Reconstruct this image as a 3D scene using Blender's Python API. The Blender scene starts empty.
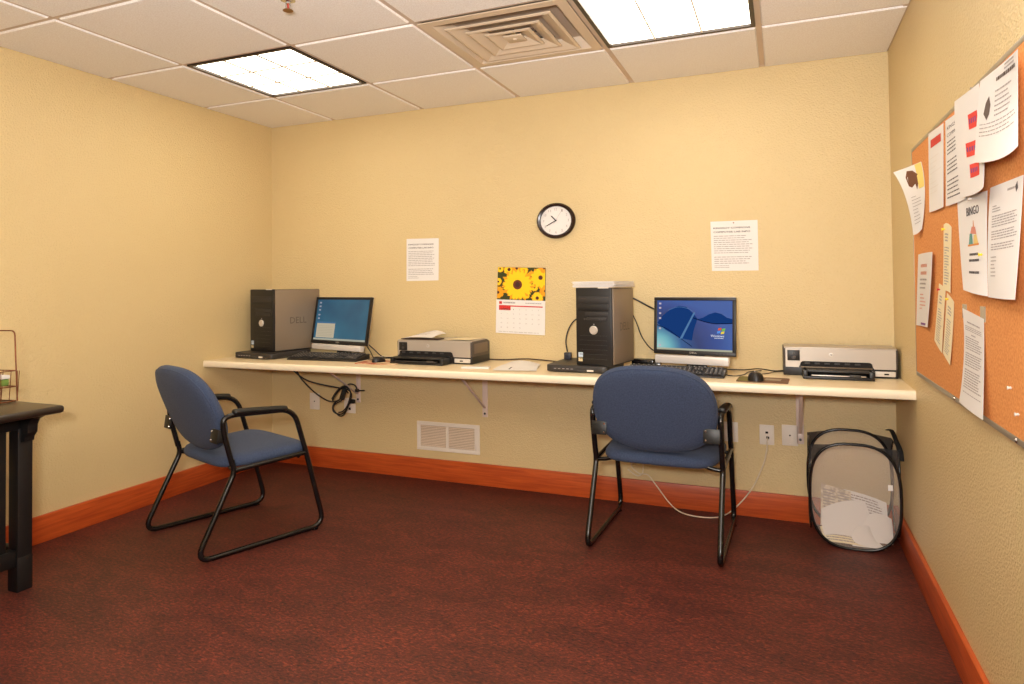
import bpy, bmesh, math, random
from mathutils import Vector, Matrix
random.seed(7)
PI = math.pi
C = bpy.context.scene.collection
R = math.radians

# ------------------------------------------------------------------ room numbers (metres)
XR, ZC, YF = 3.7295, 2.2936, -4.9          # right wall, ceiling, wall behind the camera
DESK = 0.749
GX = [-0.135, 0.5276, 1.1913, 1.8315, 2.501, 3.1675, 3.832]      # ceiling grid, runners in depth
GY = [0.05, -0.5975, -1.2445, -1.8971, -2.548, -3.199, -3.85, -4.5, -5.15]

# ------------------------------------------------------------------ materials
MATS = {}
def mat(name, col, rough=0.5, metal=0.0, bump=None, var=None, spec=0.5, alpha=None, emit=None, sheen=0):
    """col sRGB 0-255; bump=(scale, strength, distance); var=(scale, amount, col2)"""
    if name in MATS: return MATS[name]
    m = bpy.data.materials.new(name); m.use_nodes = True
    nt = m.node_tree; b = nt.nodes['Principled BSDF']
    lin = lambda c: tuple(((x/255)/12.92 if x/255 <= .04045 else ((x/255+.055)/1.055)**2.4) for x in c) + (1,)
    b.inputs['Base Color'].default_value = lin(col)
    b.inputs['Roughness'].default_value = rough
    b.inputs['Metallic'].default_value = metal
    b.inputs['Specular IOR Level'].default_value = spec
    if sheen: b.inputs['Sheen Weight'].default_value = sheen
    tc = nt.nodes.new('ShaderNodeTexCoord')
    if var:
        n = nt.nodes.new('ShaderNodeTexNoise'); n.inputs['Scale'].default_value = var[0]; n.inputs['Detail'].default_value = 5
        r = nt.nodes.new('ShaderNodeValToRGB')
        r.color_ramp.elements[0].position = .5-var[1]; r.color_ramp.elements[1].position = .5+var[1]
        r.color_ramp.elements[0].color = lin(col); r.color_ramp.elements[1].color = lin(var[2])
        nt.links.new(tc.outputs['Object'], n.inputs['Vector']); nt.links.new(n.outputs['Fac'], r.inputs['Fac'])
        nt.links.new(r.outputs['Color'], b.inputs['Base Color'])
    if bump:
        n = nt.nodes.new('ShaderNodeTexNoise'); n.inputs['Scale'].default_value = bump[0]; n.inputs['Detail'].default_value = 3
        bp = nt.nodes.new('ShaderNodeBump'); bp.inputs['Strength'].default_value = bump[1]; bp.inputs['Distance'].default_value = bump[2]
        nt.links.new(tc.outputs['Object'], n.inputs['Vector']); nt.links.new(n.outputs['Fac'], bp.inputs['Height'])
        nt.links.new(bp.outputs['Normal'], b.inputs['Normal'])
    if alpha is not None: b.inputs['Alpha'].default_value = alpha
    if emit:
        b.inputs['Emission Color'].default_value = lin(emit[0]); b.inputs['Emission Strength'].default_value = emit[1]
    MATS[name] = m
    return m
def lin3(c): return tuple(((x/255)/12.92 if x/255 <= .04045 else ((x/255+.055)/1.055)**2.4) for x in c) + (1,)

wallm = mat('yellow_orange_peel_paint', (217,194,145), .45, bump=(140,.8,.004), var=(2.2,.3,(213,190,140)))
ceil_m = mat('acoustic_tile', (248,246,243), .85, bump=(160,.35,.002), var=(180,.12,(236,231,226)))
tee_m = mat('ceiling_tee', (206,186,166), .5)
blackm = mat('black_enamel', (14,13,14), .24, spec=.6)
armm = mat('black_arm_pad', (20,20,19), .42, bump=(220,.2,.001))
fabric = mat('blue_grey_upholstery', (46,58,84), .95, bump=(500,.5,.0012), var=(190,.2,(64,78,106)), sheen=.05)
laminate = mat('cream_laminate', (240,222,186), .35, var=(60,.3,(233,213,174)))
desk_edge = mat('cream_edge', (245,232,205), .35)
charcoal = mat('charcoal_plastic', (27,25,25), .42)
charc2 = mat('charcoal_plastic_light', (46,43,42), .5)
sidepanel = mat('brushed_grey_brown', (142,126,108), .42, metal=.25, bump=(60,.05,.001))
silver = mat('silver_plastic', (190,180,168), .34, metal=.35)
silver2 = mat('bright_silver', (214,208,200), .28, metal=.4)
darkgrey = mat('dark_grey_plastic', (62,58,56), .5)
white = mat('white_paper', (229,226,223), .8)
cream_paper = mat('cream_paper', (240,226,186), .8)
whitepl = mat('white_plastic', (232,222,208), .45)
bracket_m = mat('white_bracket_enamel', (222,202,190), .4)
dark_hole = mat('dark_hole', (20,16,14), .8)
inkm = mat('black_ink', (84,78,80), .8)
greyink = mat('grey_ink', (166,158,156), .8)
redink = mat('red_ink', (205,50,42), .7)
cablem = mat('black_cable', (22,19,18), .45)
whitecable = mat('white_cable', (228,214,190), .45)
browncable = mat('brown_cable', (70,48,34), .5)
chrome = mat('chrome', (215,215,215), .18, metal=1)
copper = mat('copper_wire', (120,66,38), .35, metal=.7)
tablewood = mat('black_painted_wood', (15,13,14), .5, bump=(30,.15,.002), var=(12,.2,(21,18,18)))
tabletop_m = mat('dark_table_top', (34,26,22), .3, var=(9,.2,(44,34,27)))
alum = mat('aluminium_frame', (168,158,142), .38, metal=.6)
yellowm = mat('yellow_note', (240,214,120), .7)
yellowpin = mat('yellow_pin', (245,215,40), .3)
redpin = mat('red_pin', (200,30,60), .3)
clearpin = mat('clear_pin', (225,215,205), .15)
tapem = mat('clear_tape', (205,195,175), .2, alpha=.6)
brownpic = mat('brown_print', (112,70,45), .8)
purple = mat('purple_ink', (120,70,140), .8)
teal = mat('teal_ink', (95,150,140), .8)
orangeink = mat('orange_ink', (215,140,70), .8)
troffer_m = mat('shadow_gap_frame', (40,26,20), .4)
louver_m = mat('louver_white', (225,220,210), .35)
duct = mat('duct_cream', (214,196,172), .5)
ductdark = mat('duct_dark', (60,52,46), .6)
ductfoil = mat('duct_foil', (200,198,196), .25, metal=.9, bump=(30,.8,.01))

def add_wall_texture():
    nt = wallm.node_tree; b = nt.nodes['Principled BSDF']
    # finer stipple riding on the orange peel
    bump0 = b.inputs['Normal'].links[0].from_node
    v = nt.nodes.new('ShaderNodeTexVoronoi'); v.inputs['Scale'].default_value = 110
    b2 = nt.nodes.new('ShaderNodeBump'); b2.inputs['Strength'].default_value = .5; b2.inputs['Distance'].default_value = .003
    tc = [n for n in nt.nodes if n.type == 'TEX_COORD'][0]
    nt.links.new(tc.outputs['Object'], v.inputs['Vector']); nt.links.new(v.outputs['Distance'], b2.inputs['Height'])
    nt.links.new(bump0.outputs['Normal'], b2.inputs['Normal']); nt.links.new(b2.outputs['Normal'], b.inputs['Normal'])
add_wall_texture()

def floor_material():
    m = bpy.data.materials.new('marbled_red_brown_floor'); m.use_nodes = True
    nt = m.node_tree; b = nt.nodes['Principled BSDF']; L = nt.links.new
    tc = nt.nodes.new('ShaderNodeTexCoord')
    mp = nt.nodes.new('ShaderNodeMapping'); mp.inputs['Scale'].default_value = (1,2.2,1); mp.inputs['Rotation'].default_value = (0,0,.5)
    L(tc.outputs['Object'], mp.inputs['Vector'])
    n1 = nt.nodes.new('ShaderNodeTexNoise'); n1.inputs['Scale'].default_value = 60; n1.inputs['Detail'].default_value = 10; n1.inputs['Distortion'].default_value = .7; n1.inputs['Roughness'].default_value = .7
    n2 = nt.nodes.new('ShaderNodeTexNoise'); n2.inputs['Scale'].default_value = 3.2; n2.inputs['Detail'].default_value = 5; n2.inputs['Distortion'].default_value = 1.2
    L(mp.outputs[0], n1.inputs['Vector']); L(mp.outputs[0], n2.inputs['Vector'])
    r1 = nt.nodes.new('ShaderNodeValToRGB'); e = r1.color_ramp.elements
    e[0].position = .34; e[0].color = lin3((44,33,32)); e[1].position = .68; e[1].color = lin3((136,64,46))
    k = r1.color_ramp.elements.new(.5); k.color = lin3((88,43,37))
    L(n1.outputs['Fac'], r1.inputs['Fac'])
    r2 = nt.nodes.new('ShaderNodeValToRGB'); e = r2.color_ramp.elements
    e[0].position = .35; e[0].color = (.75,.78,.8,1); e[1].position = .68; e[1].color = (1.2,1.12,1.05,1)
    L(n2.outputs['Fac'], r2.inputs['Fac'])
    mx = nt.nodes.new('ShaderNodeMix'); mx.data_type = 'RGBA'; mx.blend_type = 'MULTIPLY'; mx.inputs[0].default_value = 1
    L(r1.outputs['Color'], mx.inputs[6]); L(r2.outputs['Color'], mx.inputs[7]); L(mx.outputs[2], b.inputs['Base Color'])
    b.inputs['Roughness'].default_value = .5; b.inputs['Specular IOR Level'].default_value = .3
    bp = nt.nodes.new('ShaderNodeBump'); bp.inputs['Strength'].default_value = .15; bp.inputs['Distance'].default_value = .002
    L(n1.outputs['Fac'], bp.inputs['Height']); L(bp.outputs['Normal'], b.inputs['Normal'])
    return m
def wood_material(name, axis, c1=(206,94,40), c2=(172,68,27)):
    m = bpy.data.materials.new(name); m.use_nodes = True
    nt = m.node_tree; b = nt.nodes['Principled BSDF']; L = nt.links.new
    tc = nt.nodes.new('ShaderNodeTexCoord'); mp = nt.nodes.new('ShaderNodeMapping')
    s = [22,22,22]; s[axis] = 1.3; mp.inputs['Scale'].default_value = s
    L(tc.outputs['Object'], mp.inputs['Vector'])
    n = nt.nodes.new('ShaderNodeTexNoise'); n.inputs['Scale'].default_value = 3; n.inputs['Detail'].default_value = 6; n.inputs['Distortion'].default_value = .8
    r = nt.nodes.new('ShaderNodeValToRGB'); e = r.color_ramp.elements
    e[0].position = .3; e[0].color = lin3(c2); e[1].position = .7; e[1].color = lin3(c1)
    L(mp.outputs[0], n.inputs['Vector']); L(n.outputs['Fac'], r.inputs['Fac']); L(r.outputs['Color'], b.inputs['Base Color'])
    b.inputs['Roughness'].default_value = .38
    return m
def cork_material():
    m = bpy.data.materials.new('orange_cork'); m.use_nodes = True
    nt = m.node_tree; b = nt.nodes['Principled BSDF']; L = nt.links.new
    tc = nt.nodes.new('ShaderNodeTexCoord')
    n = nt.nodes.new('ShaderNodeTexNoise'); n.inputs['Scale'].default_value = 140; n.inputs['Detail'].default_value = 4
    n2 = nt.nodes.new('ShaderNodeTexVoronoi'); n2.inputs['Scale'].default_value = 55
    L(tc.outputs['Object'], n.inputs['Vector']); L(tc.outputs['Object'], n2.inputs['Vector'])
    r = nt.nodes.new('ShaderNodeValToRGB'); e = r.color_ramp.elements
    e[0].position = .33; e[0].color = lin3((206,126,62)); e[1].position = .6; e[1].color = lin3((226,154,86))
    L(n.outputs['Fac'], r.inputs['Fac'])
    r2 = nt.nodes.new('ShaderNodeValToRGB'); e = r2.color_ramp.elements
    e[0].position = .02; e[0].color = (.8,.74,.66,1); e[1].position = .16; e[1].color = (1,1,1,1)
    L(n2.outputs['Distance'], r2.inputs['Fac'])
    mx = nt.nodes.new('ShaderNodeMix'); mx.data_type = 'RGBA'; mx.blend_type = 'MULTIPLY'; mx.inputs[0].default_value = 1
    L(r.outputs['Color'], mx.inputs[6]); L(r2.outputs['Color'], mx.inputs[7]); L(mx.outputs[2], b.inputs['Base Color'])
    b.inputs['Roughness'].default_value = .8
    return m
def emission(name, col, s):
    m = bpy.data.materials.new(name); m.use_nodes = True; nt = m.node_tree
    for n in list(nt.nodes): nt.nodes.remove(n)
    o = nt.nodes.new('ShaderNodeOutputMaterial'); e = nt.nodes.new('ShaderNodeEmission')
    e.inputs[0].default_value = lin3(col); e.inputs[1].default_value = s
    nt.links.new(e.outputs[0], o.inputs[0]); return m
def mesh_fabric():
    m = bpy.data.materials.new('white_mesh_netting'); m.use_nodes = True; nt = m.node_tree; L = nt.links.new
    b = nt.nodes['Principled BSDF']; b.inputs['Base Color'].default_value = lin3((232,218,208)); b.inputs['Roughness'].default_value = .8
    tr = nt.nodes.new('ShaderNodeBsdfTransparent'); mx = nt.nodes.new('ShaderNodeMixShader'); mx.inputs[0].default_value = .20
    o = nt.nodes['Material Output']
    L(tr.outputs[0], mx.inputs[1]); L(b.outputs[0], mx.inputs[2]); L(mx.outputs[0], o.inputs[0])
    return m
floorm = floor_material(); wood_x = wood_material('orange_wood_base_x', 0); wood_y = wood_material('orange_wood_base_y', 1)
corkm = cork_material(); nettingm = mesh_fabric()
darknet = mat('black_netting', (32,30,32), .7, alpha=.85)

# ------------------------------------------------------------------ mesh builder
class MB:
    def __init__(s): s.bm = bmesh.new(); s.mi = 0
    def _new(s, faces, m):
        for f in faces: f.material_index = m
    def box(s, c, size, bev=0, m=0, seg=2, rot=None):
        r = bmesh.ops.create_cube(s.bm, size=1)
        vs = r['verts']
        M = Matrix.Translation(c) @ (rot.to_4x4() if rot else Matrix.Identity(4)) @ Matrix.Diagonal((*size,1))
        bmesh.ops.transform(s.bm, matrix=M, verts=vs)
        fs = set(f for v in vs for f in v.link_faces); s._new(fs, m)
        if bev:
            es = list(set(e for v in vs for e in v.link_edges))
            q = bmesh.ops.bevel(s.bm, geom=es, offset=bev, segments=seg, profile=.5, affect='EDGES', clamp_overlap=True)
            s._new(q['faces'], m)
        return s
    def b2(s, lo, hi, bev=0, m=0): # box from corners
        return s.box([(a+b)/2 for a,b in zip(lo,hi)], [abs(b-a) for a,b in zip(lo,hi)], bev, m)
    def poly(s, pts, m=0):
        f = s.bm.faces.new([s.bm.verts.new(p) for p in pts]); f.material_index = m; return s
    def prism(s, pts, vec, m=0, bev=0):
        vec = Vector(vec)
        vs = [s.bm.verts.new(p) for p in pts]; f = s.bm.faces.new(vs)
        r = bmesh.ops.extrude_face_region(s.bm, geom=[f]); nv = [g for g in r['geom'] if isinstance(g, bmesh.types.BMVert)]
        bmesh.ops.translate(s.bm, vec=vec, verts=nv)
        allf = set(ff for v in vs+nv for ff in v.link_faces); s._new(allf, m)
        if bev:
            es = list(set(e for v in vs+nv for e in v.link_edges))
            q = bmesh.ops.bevel(s.bm, geom=es, offset=bev, segments=2, profile=.5, affect='EDGES', clamp_overlap=True); s._new(q['faces'], m)
        return s
    def tube(s, pts, r, seg=8, closed=False, m=0, caps=True, rr=None):
        pts = [Vector(p) for p in pts]; n = len(pts); rings = []; prev = None
        for i,p in enumerate(pts):
            if closed: t = (pts[(i+1)%n]-pts[i-1])
            else: t = pts[min(i+1,n-1)]-pts[max(i-1,0)]
            t.normalize()
            if prev is None:
                a = Vector((0,0,1)) if abs(t.z)<.9 else Vector((1,0,0)); u = t.cross(a).normalized()
            else: u = (prev - t*prev.dot(t)).normalized()
            prev = u; v = t.cross(u); q = rr[i] if rr else r
            if isinstance(q,(int,float)): q = (q,q)
            rings.append([s.bm.verts.new(p+u*math.cos(k*2*PI/seg)*q[0]+v*math.sin(k*2*PI/seg)*q[1]) for k in range(seg)])
        for i in range(n if closed else n-1):
            a,b = rings[i], rings[(i+1)%n]
            for k in range(seg):
                f = s.bm.faces.new((a[k],a[(k+1)%seg],b[(k+1)%seg],b[k])); f.material_index = m
        if caps and not closed:
            for rg in (rings[0], rings[-1]):
                f = s.bm.faces.new(rg); f.material_index = m
        return s
    def lathe(s, prof, c=(0,0,0), seg=32, axis='z', m=0, sx=1, sy=1):
        rings = []
        for r,h in prof:
            row = []
            for k in range(seg):
                a = k*2*PI/seg; x,y = r*math.cos(a)*sx, r*math.sin(a)*sy
                p = {'z':(x,y,h),'y':(x,h,y),'x':(h,x,y)}[axis]
                row.append(s.bm.verts.new(Vector(c)+Vector(p)))
            rings.append(row)
        for i in range(len(rings)-1):
            for k in range(seg):
                f = s.bm.faces.new((rings[i][k],rings[i][(k+1)%seg],rings[i+1][(k+1)%seg],rings[i+1][k])); f.material_index = m
        for rg in (rings[0], rings[-1]):
            f = s.bm.faces.new(rg); f.material_index = m
        return s
    def grid(s, fn, nu, nv, m=0):
        V = [[s.bm.verts.new(fn(i/nu, j/nv)) for i in range(nu+1)] for j in range(nv+1)]
        for j in range(nv):
            for i in range(nu):
                f = s.bm.faces.new((V[j][i],V[j][i+1],V[j+1][i+1],V[j+1][i])); f.material_index = m
        return s
    def build(s, name, mats, parent=None, smooth=35, recalc=True, thick=0):
        if recalc: bmesh.ops.recalc_face_normals(s.bm, faces=s.bm.faces)
        me = bpy.data.meshes.new(name); s.bm.to_mesh(me); s.bm.free()
        if not isinstance(mats,(list,tuple)): mats = [mats]
        for q in mats: me.materials.append(q)
        if smooth:
            for p in me.polygons: p.use_smooth = True
            me.set_sharp_from_angle(angle=R(smooth))
        o = bpy.data.objects.new(name, me); C.objects.link(o)
        if parent: o.parent = parent
        if thick:
            sm = o.modifiers.new('thickness','SOLIDIFY'); sm.thickness = thick; sm.offset = 0
        return o
def smooth_path(pts, n=6, closed=False):
    P = [Vector(p) for p in pts]; out = []; N = len(P)
    rng = range(N) if closed else range(N-1)
    for i in rng:
        if closed: p0,p1,p2,p3 = P[i-1],P[i],P[(i+1)%N],P[(i+2)%N]
        else: p0,p1,p2,p3 = P[max(i-1,0)],P[i],P[i+1],P[min(i+2,N-1)]
        for k in range(n):
            t = k/n
            out.append(.5*((2*p1)+(-p0+p2)*t+(2*p0-5*p1+4*p2-p3)*t*t+(-p0+3*p1-3*p2+p3)*t**3))
    if not closed: out.append(P[-1])
    return out
def fillet(pts, r, n=6, closed=False):
    """rounded corners on a polyline"""
    P = [Vector(p) for p in pts]; out = []; N = len(P)
    for i,p in enumerate(P):
        if not closed and i in (0,N-1): out.append(p); continue
        a = (P[i-1]-p); b = (P[(i+1)%N]-p); rad = r[i] if isinstance(r,(list,tuple)) else r
        da, db = min(rad,a.length*.48), min(rad,b.length*.48)
        A, B = p+a.normalized()*da, p+b.normalized()*db
        for k in range(n+1):
            t = k/n; out.append(A*(1-t)**2+p*2*t*(1-t)+B*t*t)
    return out
def empty(name, loc=(0,0,0), rz=0, scale=None):
    o = bpy.data.objects.new(name, None); C.objects.link(o); o.location = loc; o.rotation_euler = (0,0,rz)
    o.empty_display_size = .1
    return o
def tag(o, label, cat, group=None, kind=None):
    o['label'] = label; o['category'] = cat
    if group: o['group'] = group
    if kind: o['kind'] = kind
    return o
def struct(o): o['kind'] = 'structure'; return o
def copy_tree(o, parent=None):
    c = o.copy(); C.objects.link(c); c.parent = parent
    for ch in list(o.children): copy_tree(ch, c)
    return c

# ---- text as flat polygons
def text_geo(s, size=1.0):
    cu = bpy.data.curves.new('lettering','FONT'); cu.body = s; cu.size = size; cu.resolution_u = 2; cu.fill_mode = 'FRONT' if hasattr(cu,'fill_mode') else 'BOTH'
    o = bpy.data.objects.new('lettering', cu); C.objects.link(o)
    dg = bpy.context.evaluated_depsgraph_get(); me = bpy.data.meshes.new_from_object(o.evaluated_get(dg))
    vs = [tuple(v.co)[:2] for v in me.vertices]; fs = [tuple(p.vertices) for p in me.polygons]
    bpy.data.objects.remove(o); bpy.data.curves.remove(cu); bpy.data.meshes.remove(me)
    return vs, fs
def put_text(mb, s, fn, x0, y0, width, height=None, m=0, align='l', bold=0):
    """fn(x,y)->3D ; text fits in width x height box starting at x0,y0 (lower left)"""
    vs, fs = text_geo(s)
    xs = [v[0] for v in vs]; ys = [v[1] for v in vs]; w = max(xs)-min(xs); h = max(ys)-min(ys)
    sx = width/w; sy = (height/h) if height else sx
    for dx in ([0] if not bold else [0, bold]):
        V = [mb.bm.verts.new(fn(x0+dx+(a-min(xs))*sx, y0+(b-min(ys))*sy)) for a,b in vs]
        for f in fs:
            try:
                q = mb.bm.faces.new([V[i] for i in f]); q.material_index = m
            except ValueError: pass
def rect(mb, fn, x0, y0, x1, y1, m=0, n=1):
    for i in range(n):
        a = x0+(x1-x0)*i/n; b = x0+(x1-x0)*(i+1)/n
        mb.bm.faces.new([mb.bm.verts.new(fn(*p)) for p in ((a,y0),(b,y0),(b,y1),(a,y1))]).material_index = m
def lines_of_print(mb, fn, x0, x1, y_top, y_bot, n, m=0, hh=.35, ragged=.25, seed=1, gap=()):
    rnd = random.Random(seed); dy = (y_top-y_bot)/n
    for i in range(n):
        if i in gap: continue
        y = y_top-dy*(i+.5); x = x0; end = x1-(x1-x0)*(rnd.random()*ragged if rnd.random()<.6 else rnd.random()*ragged*2)
        while x < end:
            w = (x1-x0)*rnd.uniform(.04,.13); e = min(x+w,end)
            rect(mb, fn, x, y-dy*hh/2, e, y+dy*hh/2, m); x = e+(x1-x0)*.018
def clip_rect(poly, x0, y0, x1, y1):
    def cl(P, f, inter):
        out = []
        for i in range(len(P)):
            a, b = P[i-1], P[i]
            if f(b):
                if not f(a): out.append(inter(a,b))
                out.append(b)
            elif f(a): out.append(inter(a,b))
        return out
    def ix(X): return lambda a,b: (X, a[1]+(b[1]-a[1])*(X-a[0])/(b[0]-a[0]))
    def iy(Y): return lambda a,b: (a[0]+(b[0]-a[0])*(Y-a[1])/(b[1]-a[1]), Y)
    for f,i in ((lambda p: p[0]>=x0, ix(x0)), (lambda p: p[0]<=x1, ix(x1)), (lambda p: p[1]>=y0, iy(y0)), (lambda p: p[1]<=y1, iy(y1))):
        if poly: poly = cl(poly, f, i)
    return poly

# =================================================================== ROOM
o = MB().b2((-.1,YF-.1,-.1),(XR+.1,.1,0)).build('floor', floorm, smooth=0); struct(o)
struct(MB().b2((-.1,0,-.1),(XR+.1,.1,ZC+.15)).build('wall_back', wallm, smooth=0))
struct(MB().b2((-.1,YF,-.1),(0,0,ZC+.15)).build('wall_left', wallm, smooth=0))
struct(MB().b2((XR,YF,-.1),(XR+.1,0,ZC+.15)).build('wall_right', wallm, smooth=0))
struct(MB().b2((-.1,YF-.1,-.1),(XR+.1,YF,ZC+.15)).build('wall_front', wallm, smooth=0))
HB, TB = .128, .017
def base_board(name, pts, m):      # profile prism with an eased top
    struct(pts.build(name, m, smooth=40))
b = MB(); b.b2((0,-TB,0),(XR,0,HB),.003); base_board('baseboard_back', b, wood_x)
b = MB(); b.b2((0,YF,0),(TB,-TB,HB),.003); base_board('baseboard_left', b, wood_y)
b = MB(); b.b2((XR-TB,YF,0),(XR,-TB,HB),.003); base_board('baseboard_right', b, wood_y)
b = MB(); b.b2((TB,YF,0),(XR-TB,YF+TB,HB),.003); base_board('baseboard_front', b, wood_x)

# ceiling: lay-in tiles hanging a little below the tee grid
LIGHTS = [(0,1),(3,1),(0,4),(3,4)]       # column, row of the grid cells with fixtures
VENT = (2,1)
ceil = MB(); slab = MB()
slab.b2((-.1,YF-.1,ZC+.11),(XR+.1,.1,ZC+.16))
ceil_root = slab.build('ceiling', duct, smooth=0); struct(ceil_root)
COLS = [(GX[i],GX[i+1]) for i in range(6)]; ROWS = [(GY[j+1],GY[j]) for j in range(8)]
def cells():
    for i,(xa,xb) in enumerate(COLS):
        for j,(ya,yb) in enumerate(ROWS): yield i-1,j,xa,xb,ya,yb
def cellbox(ci, rj): return GX[ci+1], GX[ci+2], GY[rj+1], GY[rj]
for ci,rj,xa,xb,ya,yb in cells():
    if (ci,rj) in LIGHTS or (ci,rj)==VENT: continue
    g = .010
    x0,x1 = max(xa+g,0.0), min(xb-g,XR); y0,y1 = max(ya+g,YF), min(yb-g,0.0)
    if x1-x0 < .03 or y1-y0 < .03: continue
    c = .007
    lo = [(x0,y0,ZC+.012),(x1,y0,ZC+.012),(x1,y1,ZC+.012),(x0,y1,ZC+.012)]
    hi = [(x0+c,y0+c,ZC),(x1-c,y0+c,ZC),(x1-c,y1-c,ZC),(x0+c,y1-c,ZC)]
    A = [ceil.bm.verts.new(p) for p in lo]; B = [ceil.bm.verts.new(p) for p in hi]
    ceil.bm.faces.new(B[::-1])
    for k in range(4): ceil.bm.faces.new((A[k],A[(k+1)%4],B[(k+1)%4],B[k]))
t = ceil.build('ceiling_tiles', ceil_m, ceil_root, smooth=0, recalc=False)
tee = MB()
for x in GX[1:6]: tee.b2((x-.0115,YF,ZC+.007),(x+.0115,0,ZC+.02))
for y in GY[1:8]: tee.b2((0,y-.0115,ZC+.0075),(XR,y+.0115,ZC+.02))
tee.b2((0,-.02,ZC+.004),(XR,0,ZC+.02)); tee.b2((0,YF,ZC+.004),(.02,0,ZC+.02)); tee.b2((XR-.02,YF,ZC+.004),(XR,0,ZC+.02)); tee.b2((0,YF,ZC+.004),(XR,YF+.02,ZC+.02))
tee.build('ceiling_grid', tee_m, ceil_root, smooth=0)

# light fixtures
LAMP = emission('fluorescent_glow', (255,242,220), 9.0)
labels = {(0,1):'square recessed louvred ceiling light near the left back corner',
          (3,1):'square recessed louvred ceiling light beside the air diffuser, cut by the top edge',
          (0,4):'added unseen square recessed ceiling light over the left front of the room',
          (3,4):'added unseen square recessed ceiling light over the right front of the room'}  # front pair added out of view, to raise the room's brightness
def troffer(ci, rj):
    x0,x1,y0,y1 = cellbox(ci,rj); cx,cy = (x0+x1)/2,(y0+y1)/2; w,d = x1-x0-.024, y1-y0-.024
    e = empty('ceiling_light', (cx,cy,ZC+.07)); tag(e, labels[(ci,rj)], 'ceiling light', 'recessed ceiling lights')
    f = MB()
    for s in (-1,1):
        f.box((s*(w/2-.009),0,-.0375),(.018,d,.065)); f.box((0,s*(d/2-.009),-.0375),(w-.036,.018,.065))
    f.build('frame', troffer_m, e, smooth=0)  # dark brown colour paints in the shadow gap around the lamp panel
    h = MB(); h.b2((-w/2,-d/2,-.004),(w/2,d/2,.03)); h.build('housing', louver_m, e, smooth=0)
    l = MB(); l.b2((-w/2+.02,-d/2+.02,-.060),(w/2-.02,d/2-.02,-.054)); l.build('lamp_panel', LAMP, e, smooth=0)
    t_ = .009 if (ci,rj)==(0,1) else .004
    g = MB(); n = 3; iw, idp = w-.036, d-.036
    for k in range(1,n):
        x = -iw/2+iw*k/n; y = -idp/2+idp*k/n
        g.prism([(x-t_,-idp/2,-.068),(x+t_,-idp/2,-.068),(x+.001,-idp/2,-.060),(x-.001,-idp/2,-.060)],(0,idp,0))
        g.prism([(-iw/2,y-t_,-.0675),(-iw/2,y+t_,-.0675),(-iw/2,y+.001,-.060),(-iw/2,y-.001,-.060)],(iw,0,0))
    g.build('louver', mat('louver_grey',(246,242,232),.5), e, smooth=0)
for a in LIGHTS: troffer(*a)

# air diffuser in the ceiling: nested stepped square cones
x0,x1,y0,y1 = cellbox(*VENT); cx,cy = (x0+x1)/2,(y0+y1)/2; w = x1-x0-.022
e = empty('ceiling_air_diffuser', (cx,cy,ZC)); tag(e, 'square cream air diffuser with nested rings in the ceiling', 'air vent')
e.scale = (1,(y1-y0-.022)/w,1)
def sqring(mb, ho, zo, hi, zi, m=0, t=.004):
    # sloping square ring with thickness, outer half width ho at zo, inner hi at zi
    def ring(h, z): return [mb.bm.verts.new(p) for p in ((-h,-h,z),(h,-h,z),(h,h,z),(-h,h,z))]
    a,b_,c_,d_ = ring(ho,zo), ring(hi,zi), ring(hi-.001,zi+t), ring(ho-.001,zo+t)
    for k in range(4):
        l = (k+1)%4
        for p,q in ((a,b_),(b_,c_),(c_,d_),(d_,a)):
            mb.bm.faces.new((p[k],p[l],q[l],q[k])).material_index = m
f = MB(); sqring(f, w/2, -.0015, w/2-.045, -.0015); sqring(f, w/2-.044, -.001, w/2-.09, .05)
f.build('face_frame', duct, e, smooth=0)
for ho, zz in ((w/2-.085,-.008),(w/2-.155,-.010),(w/2-.218,-.010)):
    m_ = MB(); sqring(m_, ho, zz, ho-.012, zz-.003); sqring(m_, ho-.012, zz-.003, ho-.066, zz+.022)
    m_.build('cone_ring', duct, e, smooth=0)
m_ = MB(); m_.box((0,0,-.004),(.085,.085,.006),.002); m_.lathe([(.012,-.004),(.01,-.012),(.0,-.013)],seg=12); m_.build('centre_plate', duct, e)
m_ = MB(); m_.box((0,0,.052),(w-.03,w-.03,.01)); m_.build('backing', mat('duct_inner',(190,172,154),.6), e, smooth=0)
m_ = MB()
m_.grid(lambda u,v: (-.20+.33*u, .12+.09*v+.02*math.sin(9*u), .05+.02*math.sin(13*u+5*v)), 14, 4)
m_.grid(lambda u,v: (-.10+.22*u, .02+.07*v, .045+.015*math.sin(17*u+7*v)), 12, 4)
m_.build('foil_liner', ductfoil, e)

# sprinkler head
e = empty('fire_sprinkler', (1.516,-1.657,ZC)); tag(e, 'small pendant fire sprinkler with red bulb hanging from the ceiling', 'sprinkler')
m_ = MB(); m_.lathe([(.001,0),(.028,0),(.028,-.003),(.014,-.008),(.009,-.009),(.009,-.016),(.001,-.016)],seg=20); m_.build('escutcheon', chrome, e)
m_ = MB()
for s in (-1,1): m_.tube([(s*.008,0,-.014),(s*.011,0,-.024),(s*.007,0,-.036),(0,0,-.040)],.0018,6)
m_.build('frame_arms', chrome, e)
m_ = MB(); m_.lathe([(.0005,-.015),(.0028,-.017),(.0028,-.031),(.0005,-.034)],seg=10); m_.build('glass_bulb', mat('red_bulb',(190,30,20),.15), e)
m_ = MB(); m_.lathe([(.0005,-.0405),(.019,-.0405),(.020,-.0425),(.0005,-.0425)],seg=18); m_.build('deflector', mat('brass',(150,110,60),.35,metal=.8), e)

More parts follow.
